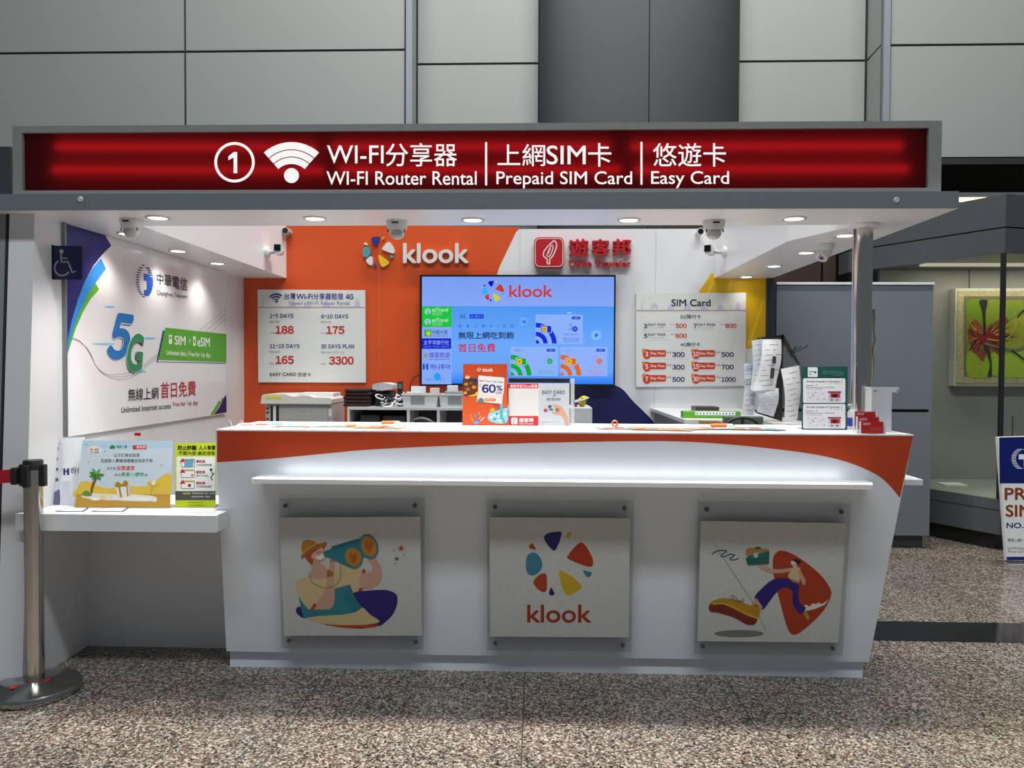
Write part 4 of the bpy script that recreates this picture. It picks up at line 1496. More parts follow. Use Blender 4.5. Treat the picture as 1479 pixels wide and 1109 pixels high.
a.poly([(1226, 708 + OY), (1256, 660 + OY), (1296, 592 + OY), (1306, 604 + OY), (1322, 566 + OY), (1330, 580 + OY), (1250, 706 + OY)], '#5aa628', 1)
a.poly([(1256, 704 + OY), (1300, 640 + OY), (1330, 580 + OY), (1346, 548 + OY), (1354, 570 + OY), (1354, 686 + OY)], '#20246a', 2)
a.build('printing', tp)

# wheelchair sign
ws = thing('accessibility_sign', 'small navy wheelchair sign projecting from the side wall', 'sign', (WX, 3.27, 1.8))
c = [at(x, y, Y=3.27) for x, y in ((70, 354.5), (118, 355.5), (118, 403.5), (70, 403.5))]
MB().prism(c, (0, .012, 0), mat('navy_plate', '#0b1150', .3, var=.03)).build('plate', ws)
q0, q1 = at(58, 353.5, Y=3.27), at(71, 403.5, Y=3.27)
MB().box(WX, q1.x, 3.265, 3.287, q1.z, q0.z, mat('bronze_bracket', (.075, .068, .058), .45, metal=.0, var=.1)).build('bracket', ws)
a = Art((0, 3.2695, 0), FRONT, 0, 300, 4.226)
GR = '#b9bcd0'
a.oval(375, 266, 13, 13, GR, 1)
a.line([(372, 278), (374, 328), (414, 328)], 9, GR, 1)
a.line([(378, 306), (412, 308)], 6, GR, 1)
a.line([(374, 331), (416, 331), (442, 396), (462, 386)], 9, GR, 1)
a.arc(379, 367, 42, 51, 150, 330, GR, 1)
a.arc(379, 367, 42, 51, 118, 150, GR, 1)
a.build('wheelchair_symbol', ws)

# ================================================================== cameras under the canopy
def dome_camera(px, py, label):
    q = at(px, py, Z=CZ)
    t = thing('security_camera', label, 'camera', (q.x, q.y, CZ), 'pan and tilt cameras under the front beam')
    c = Vector((q.x, q.y, CZ))
    MB().lathe(c, [(.049, 0), (.049, -.008), (.046, -.024), (.040, -.042), (.030, -.046), (0, -.046)], M_CAMW).build('mount', t, smooth=True)
    b = MB()
    b.ball(c + Vector((0, 0, -.052)), .034, M_CAMW, sz=.9)
    b.build('camera_ball', t, smooth=True)
    b = MB()
    b.tube([c + Vector((.037 * math.cos(a_), -.020, -.053 + .036 * math.sin(a_))) for a_ in [PI * i / 14 for i in range(15)]], .0028, M_BLACK, 6)
    b.build('visor_rim', t, smooth=True)
    b = MB()
    b.ball(c + Vector((0, -.006, -.056)), .032, mat('smoked_window', (.42, .43, .42), .18, var=.03), sz=.8, sx=.95)
    b.build('window', t, smooth=True)
    b = MB()
    b.add([c + Vector((x, -.0495, -.015 + z_)) for x, z_ in ((-.015, -.004), (.015, -.004), (.015, .004), (-.015, .004))], [(0, 1, 2, 3)], M_BLACK)
    b.build('name_plate', t)


dome_camera(190, 317, 'white pan and tilt dome camera over the wheelchair sign side of the counter')
dome_camera(573.5, 319, 'white pan and tilt dome camera hanging above the orange wall logo')
dome_camera(1031, 319, 'white pan and tilt dome camera hanging near the yellow wall film')

q = at(1192, 352, Z=CZ)
t = thing('turret_camera', 'small white turret camera on the arm beside the steel post', 'camera', (q.x, q.y, CZ))
MB().lathe((q.x, q.y, CZ), [(.046, 0), (.045, -.012), (.036, -.034), (.03, -.040), (0, -.040)], M_CAMW).build('mount', t, smooth=True)
b = MB()
d = Vector((-.55, -.35, -.75)).normalized()
c = Vector((q.x, q.y, CZ - .042))
b.cyl(c - d * .01, c + d * .045, .034, .029, M_CAMW, 24)
b.build('camera_body', t, smooth=True)
b = MB()
b.cyl(c + d * .045, c + d * .047, .018, .018, M_GREYPL, 20)
for k in range(3):
    b.ball(c + d * .046 + Vector((-.01 + .008 * k, -.012, .012 - .006 * k)), .003, M_BLACK, n=8, k=6)
b.cyl(c + d * .047, c + d * .049, .008, .008, M_BLACK, 14)
b.build('lens', t, smooth=True)


def bullet_camera(label, base, ax, body0, body1, r):
    t = thing('bullet_camera', label, 'camera', tuple(base))
    base, ax, body0, body1 = Vector(base), Vector(ax), Vector(body0), Vector(body1)
    MB().lathe(base, [(r * 1.15, 0), (r * 1.1, .018), (r * .5, .03), (0, .031)], M_CAMW, 20, axis=ax).build('mount', t, smooth=True)
    MB().tube([base + ax * .025, base + ax * .05, (body0 + body1) / 2], r * .38, M_GREYPL, 8).build('arm', t, smooth=True)
    d = (body1 - body0).normalized()
    MB().cyl(body0, body1, r, r, M_CAMW, 24).build('camera_body', t, smooth=True)
    s_ = d.cross(Vector((0, 0, 1))).normalized()
    u_ = s_.cross(d)
    b = MB()
    f = body1 + d * .002
    k = r * .62
    f = f + s_ * r * .2 + u_ * r * .22
    b.prism([f + s_ * k + u_ * k, f - s_ * k + u_ * k, f - s_ * k - u_ * k, f + s_ * k - u_ * k], d * .006, M_BLKGL)
    b.build('lens_window', t)


qa = at(384, 364, X=IL)
bullet_camera('white bullet camera with black window on the arm by the orange wall', qa, (1, 0, 0), qa + Vector((.06, .09, .02)), qa + Vector((.10, -.04, .016)), .034)
qa = at(1048, 364, X=IR)
bullet_camera('white bullet camera with black window on the arm by the yellow film', qa, (-1, 0, 0), qa + Vector((-.07, .1, .02)), qa + Vector((-.125, -.05, .01)), .034)
for px, py, lab in ((412, 333, 'tiny camera in the corner above the orange wall'), (1012, 334, 'tiny black lensed camera on top edge of the white wall')):
    q = at(px, py, Y=BY - .10)
    t = thing('mini_camera', lab, 'camera', (q.x, BY, q.z))
    MB().cyl((q.x, BY, q.z), (q.x + (.0), BY - .04, q.z), .018, .016, M_CAMW, 16).build('mount', t, smooth=True)
    MB().cyl((q.x, BY - .03, q.z), (q.x, BY - .10, q.z), .024, .026, M_GREYPL if px < 600 else M_CAMW, 20).build('camera_body', t, smooth=True)
    MB().cyl((q.x, BY - .10, q.z), (q.x, BY - .104, q.z), .020, .020, M_BLKGL, 20).build('lens', t)

# ================================================================== things on the counter
TZ = 1.082


def slanted(Y, z, lean):
    n = Vector((0, -1, math.tan(math.radians(lean)))).normalized()
    return Vector((0, Y, z)), n


def stand(name, label, cat, corners, Y, z, lean, crop, card, group=None, thick=.004, margin=.006, foot=.07, acr=None):
    """acrylic easel with a card; corners tl tr br bl in drawing units"""
    p, n = slanted(Y, z, lean)
    A = Art(p, n, *crop)
    q = [A.P(*c) for c in corners]
    cx = (q[2].x + q[3].x) / 2
    t = thing(name, label, cat, (cx, Y, z), group)
    up = (q[0] - q[3]).normalized()
    up2 = (q[1] - q[2]).normalized()
    rt = (q[2] - q[3]).normalized()
    o_ = [q[0] + up * margin - rt * margin, q[1] + up2 * margin + rt * margin, q[2] + rt * margin, q[3] - rt * margin]
    lift_ = z - min(v.z for v in o_)
    o_ = [v for v in o_]
    b = MB()
    b.prism([v - n * .0012 for v in o_], n * -thick, acr or M_ACR)
    zb_ = z + .0005
    b.box(o_[3].x, o_[2].x, Y + .003, Y + foot, zb_, zb_ + .003, acr or M_ACR)
    b.build('acrylic_holder', t)
    b = MB()
    b.prism([v - n * .0 for v in q], n * -.001, card)
    b.build('card', t)
    A.p = p + n * .0001
    A.lift = .00025
    return t, A


t, a = stand('promotion_stand', 'tall orange promotion card in acrylic stand mid counter', 'card stand',
             ((195, 105), (622, 105), (631, 704), (187, 704)), 3.45, TZ, 3, (640, 510, 6.7227), mat('orange_card', '#b8481e', .4, var=.03))
a.rect(196, 106, 621, 235, '#a83c18', 1)
petals(a, 330, 142, .09, dict(n=WH, y2=WH, r=WH, t2=WH, y=WH, n2=WH, r3=WH, t=WH, r2=WH), 2)
a.text('klook', (384, 142, 484, 180), '#e8d8d0', bold=.02)
a.blob([(198, 235), (260, 240), (335, 262), (335, 330), (330, 400), (280, 415), (198, 400)], '#4a2a18', 2)
a.poly([(262, 240), (336, 246), (336, 278), (290, 268)], '#1c2c6a', 3)
for x, y, r, c in ((225, 300, 20, '#a86a30'), (270, 290, 18, '#7a4420'), (300, 330, 22, '#b87838'), (240, 350, 24, '#8a5426'), (285, 372, 20, '#5a3018'), (215, 385, 18, '#c08a48')):
    a.oval(x, y, r, r * .8, c, 3, 12)
a.blob([(210, 240), (230, 218), (262, 232), (240, 250)], '#d8a878', 3)
a.blob([(240, 412), (300, 400), (330, 370), (334, 400), (300, 418)], '#e0b030', 4)
a.poly([(342, 215), (594, 238), (590, 380), (582, 400), (572, 492), (326, 470), (332, 410), (340, 390)], '#cfccc8', 5)
a.text('Start Your Trip With', ((350, 256), (584, 276), (582, 294), (350, 278)), '#1d2766', lay=6, bold=.03)
a.text('UP', (346, 296, 372, 310), '#1d2766', lay=6)
a.text('TO', (348, 316, 372, 330), '#1d2766', lay=6)
a.text('60', (376, 302, 512, 386), '#1d2766', lay=6, bold=.04)
a.text('%', (517, 312, 576, 366), '#1d2766', lay=6, bold=.03)
a.text('OFF', (510, 374, 572, 398), '#1d2766', lay=6, bold=.02)
a.line([(345, 408), (578, 424)], 2, '#b8a8a0', 6)
a.rect(398, 438, 512, 466, '#d8622c', 6, r=13)
a.text('BOOK NOW', (412, 446, 500, 458), '#f0dcd0', lay=7)
a.blob([(334, 462), (352, 440), (378, 434), (392, 455), (396, 480), (350, 476)], '#4a6a70', 6)
a.blob([(436, 610), (460, 570), (520, 556), (620, 530), (626, 560), (626, 660), (560, 685), (480, 670), (440, 645)], '#7fb8cc', 2)
a.oval(480, 556, 22, 22, '#e8a83a', 2)
for i, (x, y) in enumerate(((470, 620), (500, 640), (540, 610), (580, 640), (600, 590), (520, 590), (500, 600), (590, 665), (550, 655))):
    a.oval(x, y, 15, 12, ('#e8eef0', '#4a7a90', '#d8e4e8', '#5a8a6a')[i % 4], 3, 10)
a.poly([(550, 640), (552, 500), (560, 480), (566, 455), (572, 480), (580, 500), (582, 640)], '#4a9a98', 4)
a.line(spline([(498, 508), (525, 504), (550, 520), (540, 536)], 5, False), 7, '#5a2a7a', 3)
a.oval(316, 606, 15, 17, '#3a7a88', 2)
for p0, p1, c in (((290, 660), (270, 625), '#e8c048'), ((345, 640), (372, 610), '#f0a070'), ((360, 660), (402, 618), '#e8d8c8'), ((300, 690), (350, 650), '#3a5ab0'), ((310, 650), (368, 650), '#7a4aa0')):
    a.line([p0, p1], 8, c, 2)
a.blob([(296, 672), (320, 656), (350, 668), (330, 688), (304, 688)], '#4a90c0', 3)
for x, y in ((348, 572), (380, 516), (350, 590), (270, 600)):
    a.oval(x, y, 5, 5, '#f0c060', 2, 8)
a.build('printing', t)

t, a = stand('card_display', 'wide acrylic block holding a red edged card and a grey price card', 'card stand',
             ((634, 292), (1226, 292), (1226, 706), (634, 706)), 3.46, TZ, 3, (640, 510, 6.7227), mat('pale_grey_card', '#aeb4ba', .4, var=.02), thick=.008, margin=.008, foot=.10)
a.rect(634, 292, 926, 706, '#c6c4c2', 1)
a.rect(637, 296, 924, 340, '#b4222c', 2)
a.text('遊客邦官方Line客服', (650, 304, 916, 334), '#ecd8d8', lay=3, bold=.015)
a.rect(637, 610, 924, 704, '#b4222c', 2)
a.rect(662, 626, 722, 690, '#ecdcdc', 3, r=10)
a.line(spline([(704, 638), (686, 652), (682, 672), (690, 684)], 5, False), 7, '#b4222c', 4)
a.text('遊客邦', (736, 628, 880, 670), '#f2e4e4', lay=3, bold=.03)
a.text('Unite Traveler', (736, 676, 878, 692), '#ecd0d0', lay=3, bold=.02)
a.text('EASY CARD', (962, 361, 1184, 396), '#50545e', bold=.02)
a.line([(1066, 412), (1086, 412)], 5, '#50545e', 2)
a.line([(1076, 402), (1076, 422)], 5, '#50545e', 2)
a.text('NT$100', (1008, 432, 1140, 464), '#50545e', bold=.02)
a.blob([(1060, 508), (1086, 496), (1128, 510), (1160, 528), (1190, 580), (1214, 640), (1218, 704), (1190, 704), (1170, 640), (1136, 600), (1100, 598), (1058, 580), (1060, 570), (1100, 570), (1126, 566), (1104, 540)], '#b98a74', 2)
a.blob([(1088, 540), (1110, 532), (1130, 545), (1124, 566), (1096, 566)], '#8a5c48', 3)
a.blob([(972, 512), (1000, 506), (1002, 520), (982, 520)], '#d8b060', 3)
a.poly([(1018, 508), (1058, 504), (1040, 536), (1022, 528)], '#2c3c80', 3)
a.poly([(975, 548), (1006, 536), (1014, 566), (986, 574)], '#a02c4a', 3)
a.poly([(1020, 552), (1046, 530), (1074, 548), (1060, 558)], '#2c7a4a', 3)
a.text('EASYCARD', (966, 662, 1014, 676), '#b44038')
a.text('Easy Card Corporation', (1024, 662, 1130, 672), '#7a7e86')
a.build('printing', t)
b = MB()
q0, q1 = a.P(636, 285), a.P(1230, 248)
b.box(q0.x, q1.x, 3.50, 3.54, q0.z - .0, q1.z, M_BLACK)
b.build('top_bar', t)
b = MB()
b.box(a.P(1240, 500).x, a.P(1278, 500).x, 3.50, 3.505, TZ + .001, a.P(1280, 245).z, M_ACRF)
b.build('side_pocket', t)

t, a = stand('information_stand', 'dark green information card in acrylic stand in front of the steel post', 'card stand',
             ((142, 232), (668, 232), (664, 960), (142, 960)), 3.34, TZ, 5, (1140, 500, 7.922), mat('green_card', '#114740', .4, var=.03), margin=.014)
a.rect(212, 240, 324, 352, '#cfd2d6', 1, r=8)
a.rect(222, 284, 300, 296, '#7a8090', 2)
a.oval(240, 318, 12, 9, '#c05060', 2)
a.rect(288, 290, 308, 310, '#30405a', 2)
a.text('Service information of', (384, 280, 590, 294), '#6a9a94')
a.text('airport counter in Taiwan', (384, 302, 622, 318), '#7aa8a2')
a.text('桃園國際機場', (510, 324, 622, 338), '#5a8a84')
for y, n in ((366, '1'), (660, '2')):
    a.rect(157, y, 642, y + 282, '#d9d8dc', 1, r=18)
    a.text('Arrival Counter in Terminal', (194, y + 24, 572, y + 48), '#2a2c34', bold=.02)
    a.text(n, (592, y + 22, 606, y + 46), '#2a2c34')
    a.text('第一航廈 1F', (456, y + 56, 606, y + 68), '#8a8c94')
    a.text('Location : 1F', (190, y + 72, 320, y + 88), '#4a4c54', bold=.01)
    a.text('Daily Service hours : 7:00-23:00', (190, y + 98, 516, y + 114), '#3a3c44', bold=.01)
    a.text('(夜間服務時間)', (196, y + 120, 380, y + 132), '#8a8c94')
    a.rect(200, y + 146, 418, y + 264, '#cfced4', 2)
    for k in range(9):
        xx, yy = 210 + (k * 53) % 190, y + 158 + (k * 37) % 92
        a.rect(xx, yy, xx + 16 + (k * 7) % 14, yy + 8, ('#9a9aa8', '#7a7c88', '#b08a90')[k % 3], 3)
    a.rect(440, y + 150, 594, y + 266, '#b9c0c8', 2)
    a.rect(440, y + 150, 594, y + 166, '#5a2a34', 3)
    a.rect(470, y + 170, 580, y + 222, '#b8283a', 3)
    a.oval(520, y + 200, 34, 20, '#3a1c20', 4)
    for xx in (476, 536):
        a.rect(xx, y + 238, xx + 24, y + 258, '#c04050', 3)
a.build('printing', t)

# red cards in three pockets
hd = thing('card_rack', 'clear stepped acrylic rack for red cards in front of the steel post', 'card rack', (at(1256, 625, Y=3.18).x, 3.18, TZ))
tiers = ((3.148, 824, 1082, 862, 992), (3.176, 788, 1030, 808, 958), (3.204, 752, 990, 748, 930))
rb = MB()
for k, (yy, xa, xb, ya, yb) in enumerate(tiers):
    A = Art((0, yy, TZ), FRONT, 1140, 500, 7.922)
    p, q = A.P(xa, ya), A.P(xb, yb)
    z0 = TZ + .002 + k * .018
    rb.box(p.x - .004, q.x + .004, yy - .006, yy - .004, TZ + .0005, z0 + .045, M_ACR)
    rb.box(p.x - .004, q.x + .004, yy + .008, yy + .010, TZ + .0005, z0 + .055, M_ACR)
    for xx in (p.x - .005, q.x + .003):
        rb.box(xx, xx + .002, yy - .006, yy + .010, TZ + .0005, z0 + .05, M_ACRF)
    rb.box(p.x - .004, q.x + .004, yy - .006, yy + .010, z0 - .002, z0, M_ACR)
    o = MB().box(p.x, q.x - (.003), yy - .002, yy + .006, z0, p.z, M_RED).build('business_cards')
    tag(o, ('stack of red cards in the lowest front pocket of the clear rack', 'stack of red cards in the middle pocket of the clear rack',
            'stack of red cards in the highest rear pocket of the clear rack')[k], 'cards', 'red card stacks')
    A = Art((0, yy - .0022, 0), FRONT, 1140, 500, 7.922, lift=.0002)
    A.text('遊客邦', (xa + 18, ya + 12, xa + 104, ya + 40), '#f0d4d4', bold=.03)
    if k == 0:
        A.text('Unite Traveler', (920, 930, 1050, 944), '#e08890')
        A.text('www.unite.com', (920, 954, 1040, 966), '#d87880')
    A.build('lettering', o)
rb.build('pockets', hd)

bt = thing('pump_bottle', 'small white bottle with blue label between green card and steel post', 'bottle', (at(1230, 610, Y=3.385).x, 3.385, TZ))
c = Vector(bt.location)
MB().lathe(c, [(.0, .0003), (.017, .0003), (.018, .004), (.018, .075), (.012, .086), (.007, .090), (.007, .100), (0, .1)], M_CAMW, 24).build('bottle_body', bt, smooth=True)
MB().lathe(c, [(.0183, .014), (.0183, .052)], mat('blue_label', '#1c3ab0', .4, var=.03), 24).build('label', bt, smooth=True)
MB().tube([c + Vector((0, 0, .098)), c + Vector((0, 0, .108)), c + Vector((-.012, -.004, .110)), c + Vector((-.02, -.006, .105))], .004, M_CAMW, 8).build('pump', bt, smooth=True)

bx = thing('acrylic_box', 'tall frosted clear acrylic box at the corner of the counter', 'box', (at(1272, 620, Y=3.25).x, 3.25, TZ))
x0, x1, z1 = at(1258.5, 600, Y=3.23).x, at(1288, 600, Y=3.23).x, at(1270, 561, Y=3.23).z
b = MB()
b.box(x0, x1, 3.23, 3.234, TZ + .0005, z1, M_ACRF)
b.box(x0, x1, 3.29, 3.294, TZ + .0005, z1, M_ACRF)
b.box(x0, x0 + .004, 3.234, 3.29, TZ + .0005, z1, M_ACRF)
b.box(x1 - .004, x1, 3.234, 3.29, TZ + .0005, z1, M_ACRF)
b.build('walls', bx)
MB().box(x0 - .003, x1 + .028, 3.228, 3.296, z1, z1 + .006, M_ACRF).box(x1 + .016, x1 + .028, 3.228, 3.296, z1 - .016, z1, M_ACRF).build('lid', bx)
b = MB()
for xx in (x0 + .012, x1 + .022):
    b.cyl((xx, 3.228, z1 - .010), (xx, 3.225, z1 - .010), .004, .004, M_CHROME, 10)
b.build('screw', bx)

# leaflets lying on the counter
LF = [
    ((392, 3.45), .30, .21, .25, '#9db4ba', 'pale blue leaflet lying nearest the end of the counter by the copier'),
    ((432, 3.33), .21, .28, -.2, '#b8b4b0', 'white leaflet with orange corner lying on the counter in front of the copier'),
    ((500, 3.38), .28, .20, .15, '#c0aca6', 'pinkish white leaflet lying on the counter in front of the white shelf'),
    ((548, 3.29), .22, .14, -.1, '#c4a98c', 'cream leaflet by the orange pen near the tall orange card'),
    ((903, 3.36), .26, .20, .1, '#b8b4b0', 'white leaflet lying just past the grey price card'),
    ((955, 3.30), .26, .16, -.15, '#c88a58', 'orange tinted leaflet lying below the prepaid card price board'),
    ((1010, 3.36), .24, .18, .2, '#c4a8a0', 'pale pink leaflet lying under the orange capped pen'),
    ((1080, 3.36), .30, .20, -.1, '#9dbcbc', 'pale mint leaflet lying beside the dark green card'),
]
for k, ((px, yy), lw_, lh, ro, colr, lab) in enumerate(LF):
    q = at(px, 615, Y=yy)
    zz = TZ + .0006 + .0007 * k
    co, si = math.cos(ro), math.sin(ro)
    R2 = lambda u, v: (q.x + u * co - v * si, yy + (u * si + v * co), zz)
    hw, hh = lw_ / 2, min(lh / 2, .088)
    b = MB()
    b.prism([R2(-hw, -hh), R2(hw, -hh), R2(hw, hh), R2(-hw, hh)], (0, 0, -.0004), mat('leaflet_' + colr[1:], colr, .4, var=.02))
    o = b.build('leaflet')
    tag(o, lab, 'leaflet', 'leaflets on the counter')
    b = MB()
    for i in range(4):
        u0 = -hw + .02 + i * (lw_ - .04) / 4
        cc = ('#d8661c', '#b8442c', '#5a8c98', '#98908a')[(k + i) % 4]
        zt = zz + .0003
        r_ = lambda u, v: Vector(R2(u, v)) + Vector((0, 0, .0003))
        v0 = -hh + .012 + .012 * (i % 2)
        b.add([r_(u0, v0), r_(u0 + (lw_ - .04) / 4 - .012, v0), r_(u0 + (lw_ - .04) / 4 - .012, v0 + .05 + .03 * (i % 3)), r_(u0, v0 + .05 + .03 * (i % 3))], [(0, 1, 2, 3)], ink(cc))
    b.build('printing', o)


def pen(px0, px1, Y, label, dy=0.0):
    p, q = at(px0, 617, Y=Y), at(px1, 617, Y=Y + dy)
    p.z = q.z = TZ + .014
    t = thing('pen', label, 'pen', tuple(p), 'orange pens on the counter')
    d = q - p
    MB().cyl(p, p + d * .62, .008, .008, mat('orange_plastic', '#ef6a1a', .35, var=.03), 12).build('barrel', t, smooth=True)
    MB().cyl(p + d * .62, p + d * .88, .007, .006, M_PAPER, 12).cyl(p + d * .88, q, .005, .001, M_CHROME, 10).build('tip', t, smooth=True)


pen(551, 580, 3.40, 'orange pen lying in front of the shelf with white bins', .03)
pen(1027, 1062, 3.37, 'orange pen lying near the dark green card', .02)
fg = thing('orange_clip', 'tiny orange clip lying on the counter beside the grey price card', 'clip', tuple(at(888, 619, Y=3.38)))
q = at(888, 619, Y=3.38)
q.z = TZ + .003
b = MB()
b.tube([q + Vector((math.sin(i * .55) * .012, 0, .012 - math.cos(i * .55) * .012 + .004)) for i in range(12)], .004, mat('orange_plastic', '#ef6a1a', .35, var=.03), 8)
b.build('clip_loop', fg, smooth=True)
for px, yy, lab in ((331, 5.0, 'white cable looping up by the poster end of the side wall'), (348, 5.2, 'white cable looping up in front of the orange wall corner')):
    q = at(px, 612, Y=yy)
    b = MB()
    b.tube([(q.x - .016, yy, .001), (q.x - .018, yy, .5)] + [(q.x - math.cos(PI * i / 10) * .016, yy, q.z - .02 + math.sin(PI * i / 10) * .04) for i in range(11)] + [(q.x + .018, yy, .5), (q.x + .03, yy, .001)], .005, M_PAPER, 8)
    o = b.build('looped_cable', smooth=True)
    tag(o, lab, 'cable')

# ================================================================== side shelf with card stands
SZ = at(312, 745, Y=3.055).z
sx0, sx1 = at(22, 742, Y=3.055).x, at(312, 745, Y=3.055).x
sh = thing('side_shelf', 'thick white side shelf between the wall and the counter', 'shelf', ((sx0 + sx1) / 2, 3.2, SZ))
b = MB()
b.prism([(sx0, 3.055, SZ), (sx1, 3.055, SZ), (sx1, 3.172, SZ), (-1.385, 3.172, SZ), (-1.385, 3.545, SZ), (WX + .002, 3.545, SZ), (WX + .002, 3.088, SZ), (sx0, 3.088, SZ)], (0, 0, -.07), M_WHITE)
b.build('shelf_board', sh)
t, a = stand('promotion_stand', 'wide beach themed card in acrylic stand on the side shelf', 'card stand',
             ((490, 176), (1134, 180), (1112, 657), (434, 655)), 3.20, SZ, 17, (20, 600, 4.93), mat('sky_card', '#a9c3d3', .4, var=.03))
a.poly([(484, 230), (1132, 234), (1112, 655), (434, 653)], '#bccbd2', 1)
a.blob([(462, 500), (476, 474), (530, 470), (600, 500), (680, 520), (780, 500), (900, 505), (990, 490), (1040, 440), (1114, 415), (1110, 560), (1000, 590), (460, 590)], '#d4b545', 2)
a.poly([(446, 560), (1116, 560), (1112, 654), (434, 652)], '#b98e3c', 3)
a.blob([(480, 575), (560, 555), (700, 560), (860, 560), (1000, 575), (1015, 600), (960, 612), (760, 606), (560, 598)], '#ddd6c8', 4)
a.blob([(700, 580), (860, 575), (980, 590), (960, 606), (780, 602)], '#e8e4dc', 5)
a.blob([(545, 540), (552, 500), (566, 465), (582, 440), (592, 448), (580, 480), (566, 520), (560, 550)], '#7a4a22', 5)
for dx, dy in ((-46, -22), (-50, 10), (-24, -50), (30, -46), (60, -2), (36, 36), (-28, 34)):
    a.blob([(585, 425), (585 + dx * .5 - dy * .18, 425 + dy * .5 + dx * .18), (585 + dx, 425 + dy), (585 + dx * .5 + dy * .18, 425 + dy * .5 - dx * .18)], '#3c7a30' if dy > -30 else '#549a3e', 6)
a.blob([(485, 560), (510, 535), (540, 545), (556, 566), (520, 576)], '#5a8a3a', 6)
a.poly([(722, 510), (812, 494), (822, 574), (744, 590)], '#dcdad6', 6)
a.poly([(812, 494), (832, 500), (836, 560), (822, 574)], '#b8b6b0', 6)
a.poly([(742, 506), (756, 504), (772, 584), (758, 587)], '#b08424', 7)
a.poly([(800, 497), (808, 495), (818, 576), (806, 578)], '#b08424', 7)
a.blob([(720, 490), (740, 470), (768, 490), (790, 462), (812, 476), (806, 500), (770, 506), (730, 510)], '#a87a1c', 8)
a.poly([(944, 480), (985, 462), (1034, 470), (1030, 494), (985, 498)], '#d8b23a', 6)
a.poly([(985, 462), (1010, 466), (1002, 496), (985, 498)], '#ece4d0', 7)
a.line([(992, 498), (968, 572)], 4, '#a08a50', 6)
a.line([(920, 545), (945, 565), (985, 560)], 6, '#c8a040', 6)
a.oval(634, 586, 19, 17, '#e0c890', 6)
a.oval(1000, 600, 20, 16, '#e4dccc', 6)
a.oval(580, 594, 34, 12, '#efe8d8', 5)
a.blob([(534, 230), (560, 214), (600, 216), (622, 240), (612, 276), (600, 290), (580, 280), (540, 272), (530, 250)], '#d8d4cc', 3)
a.text('專人解說', (546, 234, 606, 250), '#4a4640', lay=4)
a.text('安心保障', (544, 254, 606, 270), '#4a4640', lay=4)
a.blob([(682, 228), (700, 210), (720, 224), (712, 240), (702, 234), (690, 240)], '#1f7a44', 2)
a.text('國泰人壽', (732, 212, 806, 232), '#2a7a50')
a.text('Cathay Life Insurance', (732, 234, 814, 240), '#5a9a7a')
a.rect(846, 212, 944, 242, '#c03038', 2, r=4)
a.text('遊客邦', (872, 216, 938, 232), '#f4e0e0', lay=3, bold=.02)
a.text('Unite Traveler', (872, 234, 938, 240), '#f0d0d0', lay=3)
a.text('出示訂單或發票', (712, 270, 896, 296), '#54504a', bold=.01)
a.text('至國泰人壽機場櫃檯投保旅平險', (618, 308, 988, 336), '#54504a', bold=.008)
a.text('即可享', (662, 366, 726, 388), '#54504a', italic=.2)
a.text('保費優惠', (730, 358, 862, 392), '#c0302c', italic=.2, bold=.012)
a.text('再送', (716, 412, 760, 432), '#54504a', italic=.2)
a.text('精美小禮物', (762, 404, 926, 436), '#2c8a4c', italic=.2, bold=.012)
a.text('喔!', (930, 416, 956, 434), '#54504a', italic=.2)
a.text('注意事項：本活動由國泰人壽保險股份有限公司提供，詳細內容以現場公告為準', (548, 624, 984, 636), '#3a2c14')
for x, y in ((532, 332), (1052, 356), (650, 254), (514, 206)):
    a.oval(x, y, 4, 5, '#5a6066', 2, 8)
a.build('printing', t)
b = MB()
q = at(199, 627.5, Y=3.36)
b.box(q.x - .014, q.x + .014, 3.36, 3.363, SZ + .001, q.z + .010, M_ACR)
b.box(q.x - .014, q.x + .014, 3.358, 3.3598, q.z - .006, q.z + .008, M_RED)
o = b.build('red_tag')
tag(o, 'small red tag poking up behind the beach themed card', 'tag')

t, a = stand('notice_stand', 'lime green warning card in acrylic stand beside the counter', 'card stand',
             ((1147, 196), (1440, 192), (1436, 652), (1149, 652)), 3.225, SZ, 17, (20, 600, 4.93), mat('lime_card', '#b4c424', .4, var=.03), margin=.008)
a.text('防止詐騙', (1168, 212, 1300, 246), '#23261c', bold=.05)
a.text('人人有責', (1316, 212, 1436, 246), '#23261c', bold=.05)
a.text('不要內容 鎖定旅客', (1172, 254, 1436, 282), '#4a5a10', bold=.03)
a.rect(1158, 292, 1434, 602, '#dcdcd6', 1)
for y, tx in ((310, 'LINE假通知書'), (386, '慎卡公益性'), (464, '不明網址網址連結')):
    a.rect(1190, y, 1288, y + 58, '#55584e', 2, r=6)
    a.rect(1194, y + 8, 1284, y + 54, '#e0e0da', 3)
    a.poly([(1180, y + 22), (1202, y - 6), (1224, y + 22)], '#c03030', 4)
    for i in range(5):
        a.poly([(1216 + i * 14, y + 2), (1224 + i * 14, y + 2), (1218 + i * 14, y + 12), (1210 + i * 14, y + 12)], '#d8b020', 4)
    a.rect(1298, y + 8, 1362, y + 26, '#8a2026', 2, r=8)
    a.text('注意!', (1308, y + 11, 1352, y + 23), '#f0e0e0', lay=3)
    a.text(tx, (1298, y + 34, 1298 + (110 if len(tx) > 6 else 86), y + 50), '#33352e', bold=.01)
a.poly([(1216, 312), (1282, 308), (1274, 366), (1212, 366)], '#6a9ac0', 4)
a.oval(1250, 498, 12, 13, '#8a3a4a', 4, 14)
a.oval(1270, 425, 8, 8, '#b05050', 4, 12)
a.rect(1150, 538, 1435, 602, '#4a4a46', 2)
a.text('溫馨提醒', (1200, 548, 1256, 562), '#c8d060', lay=3)
a.text('不要隨便提供個人資料，也不要', (1266, 548, 1430, 560), '#d8d8d0', lay=3)
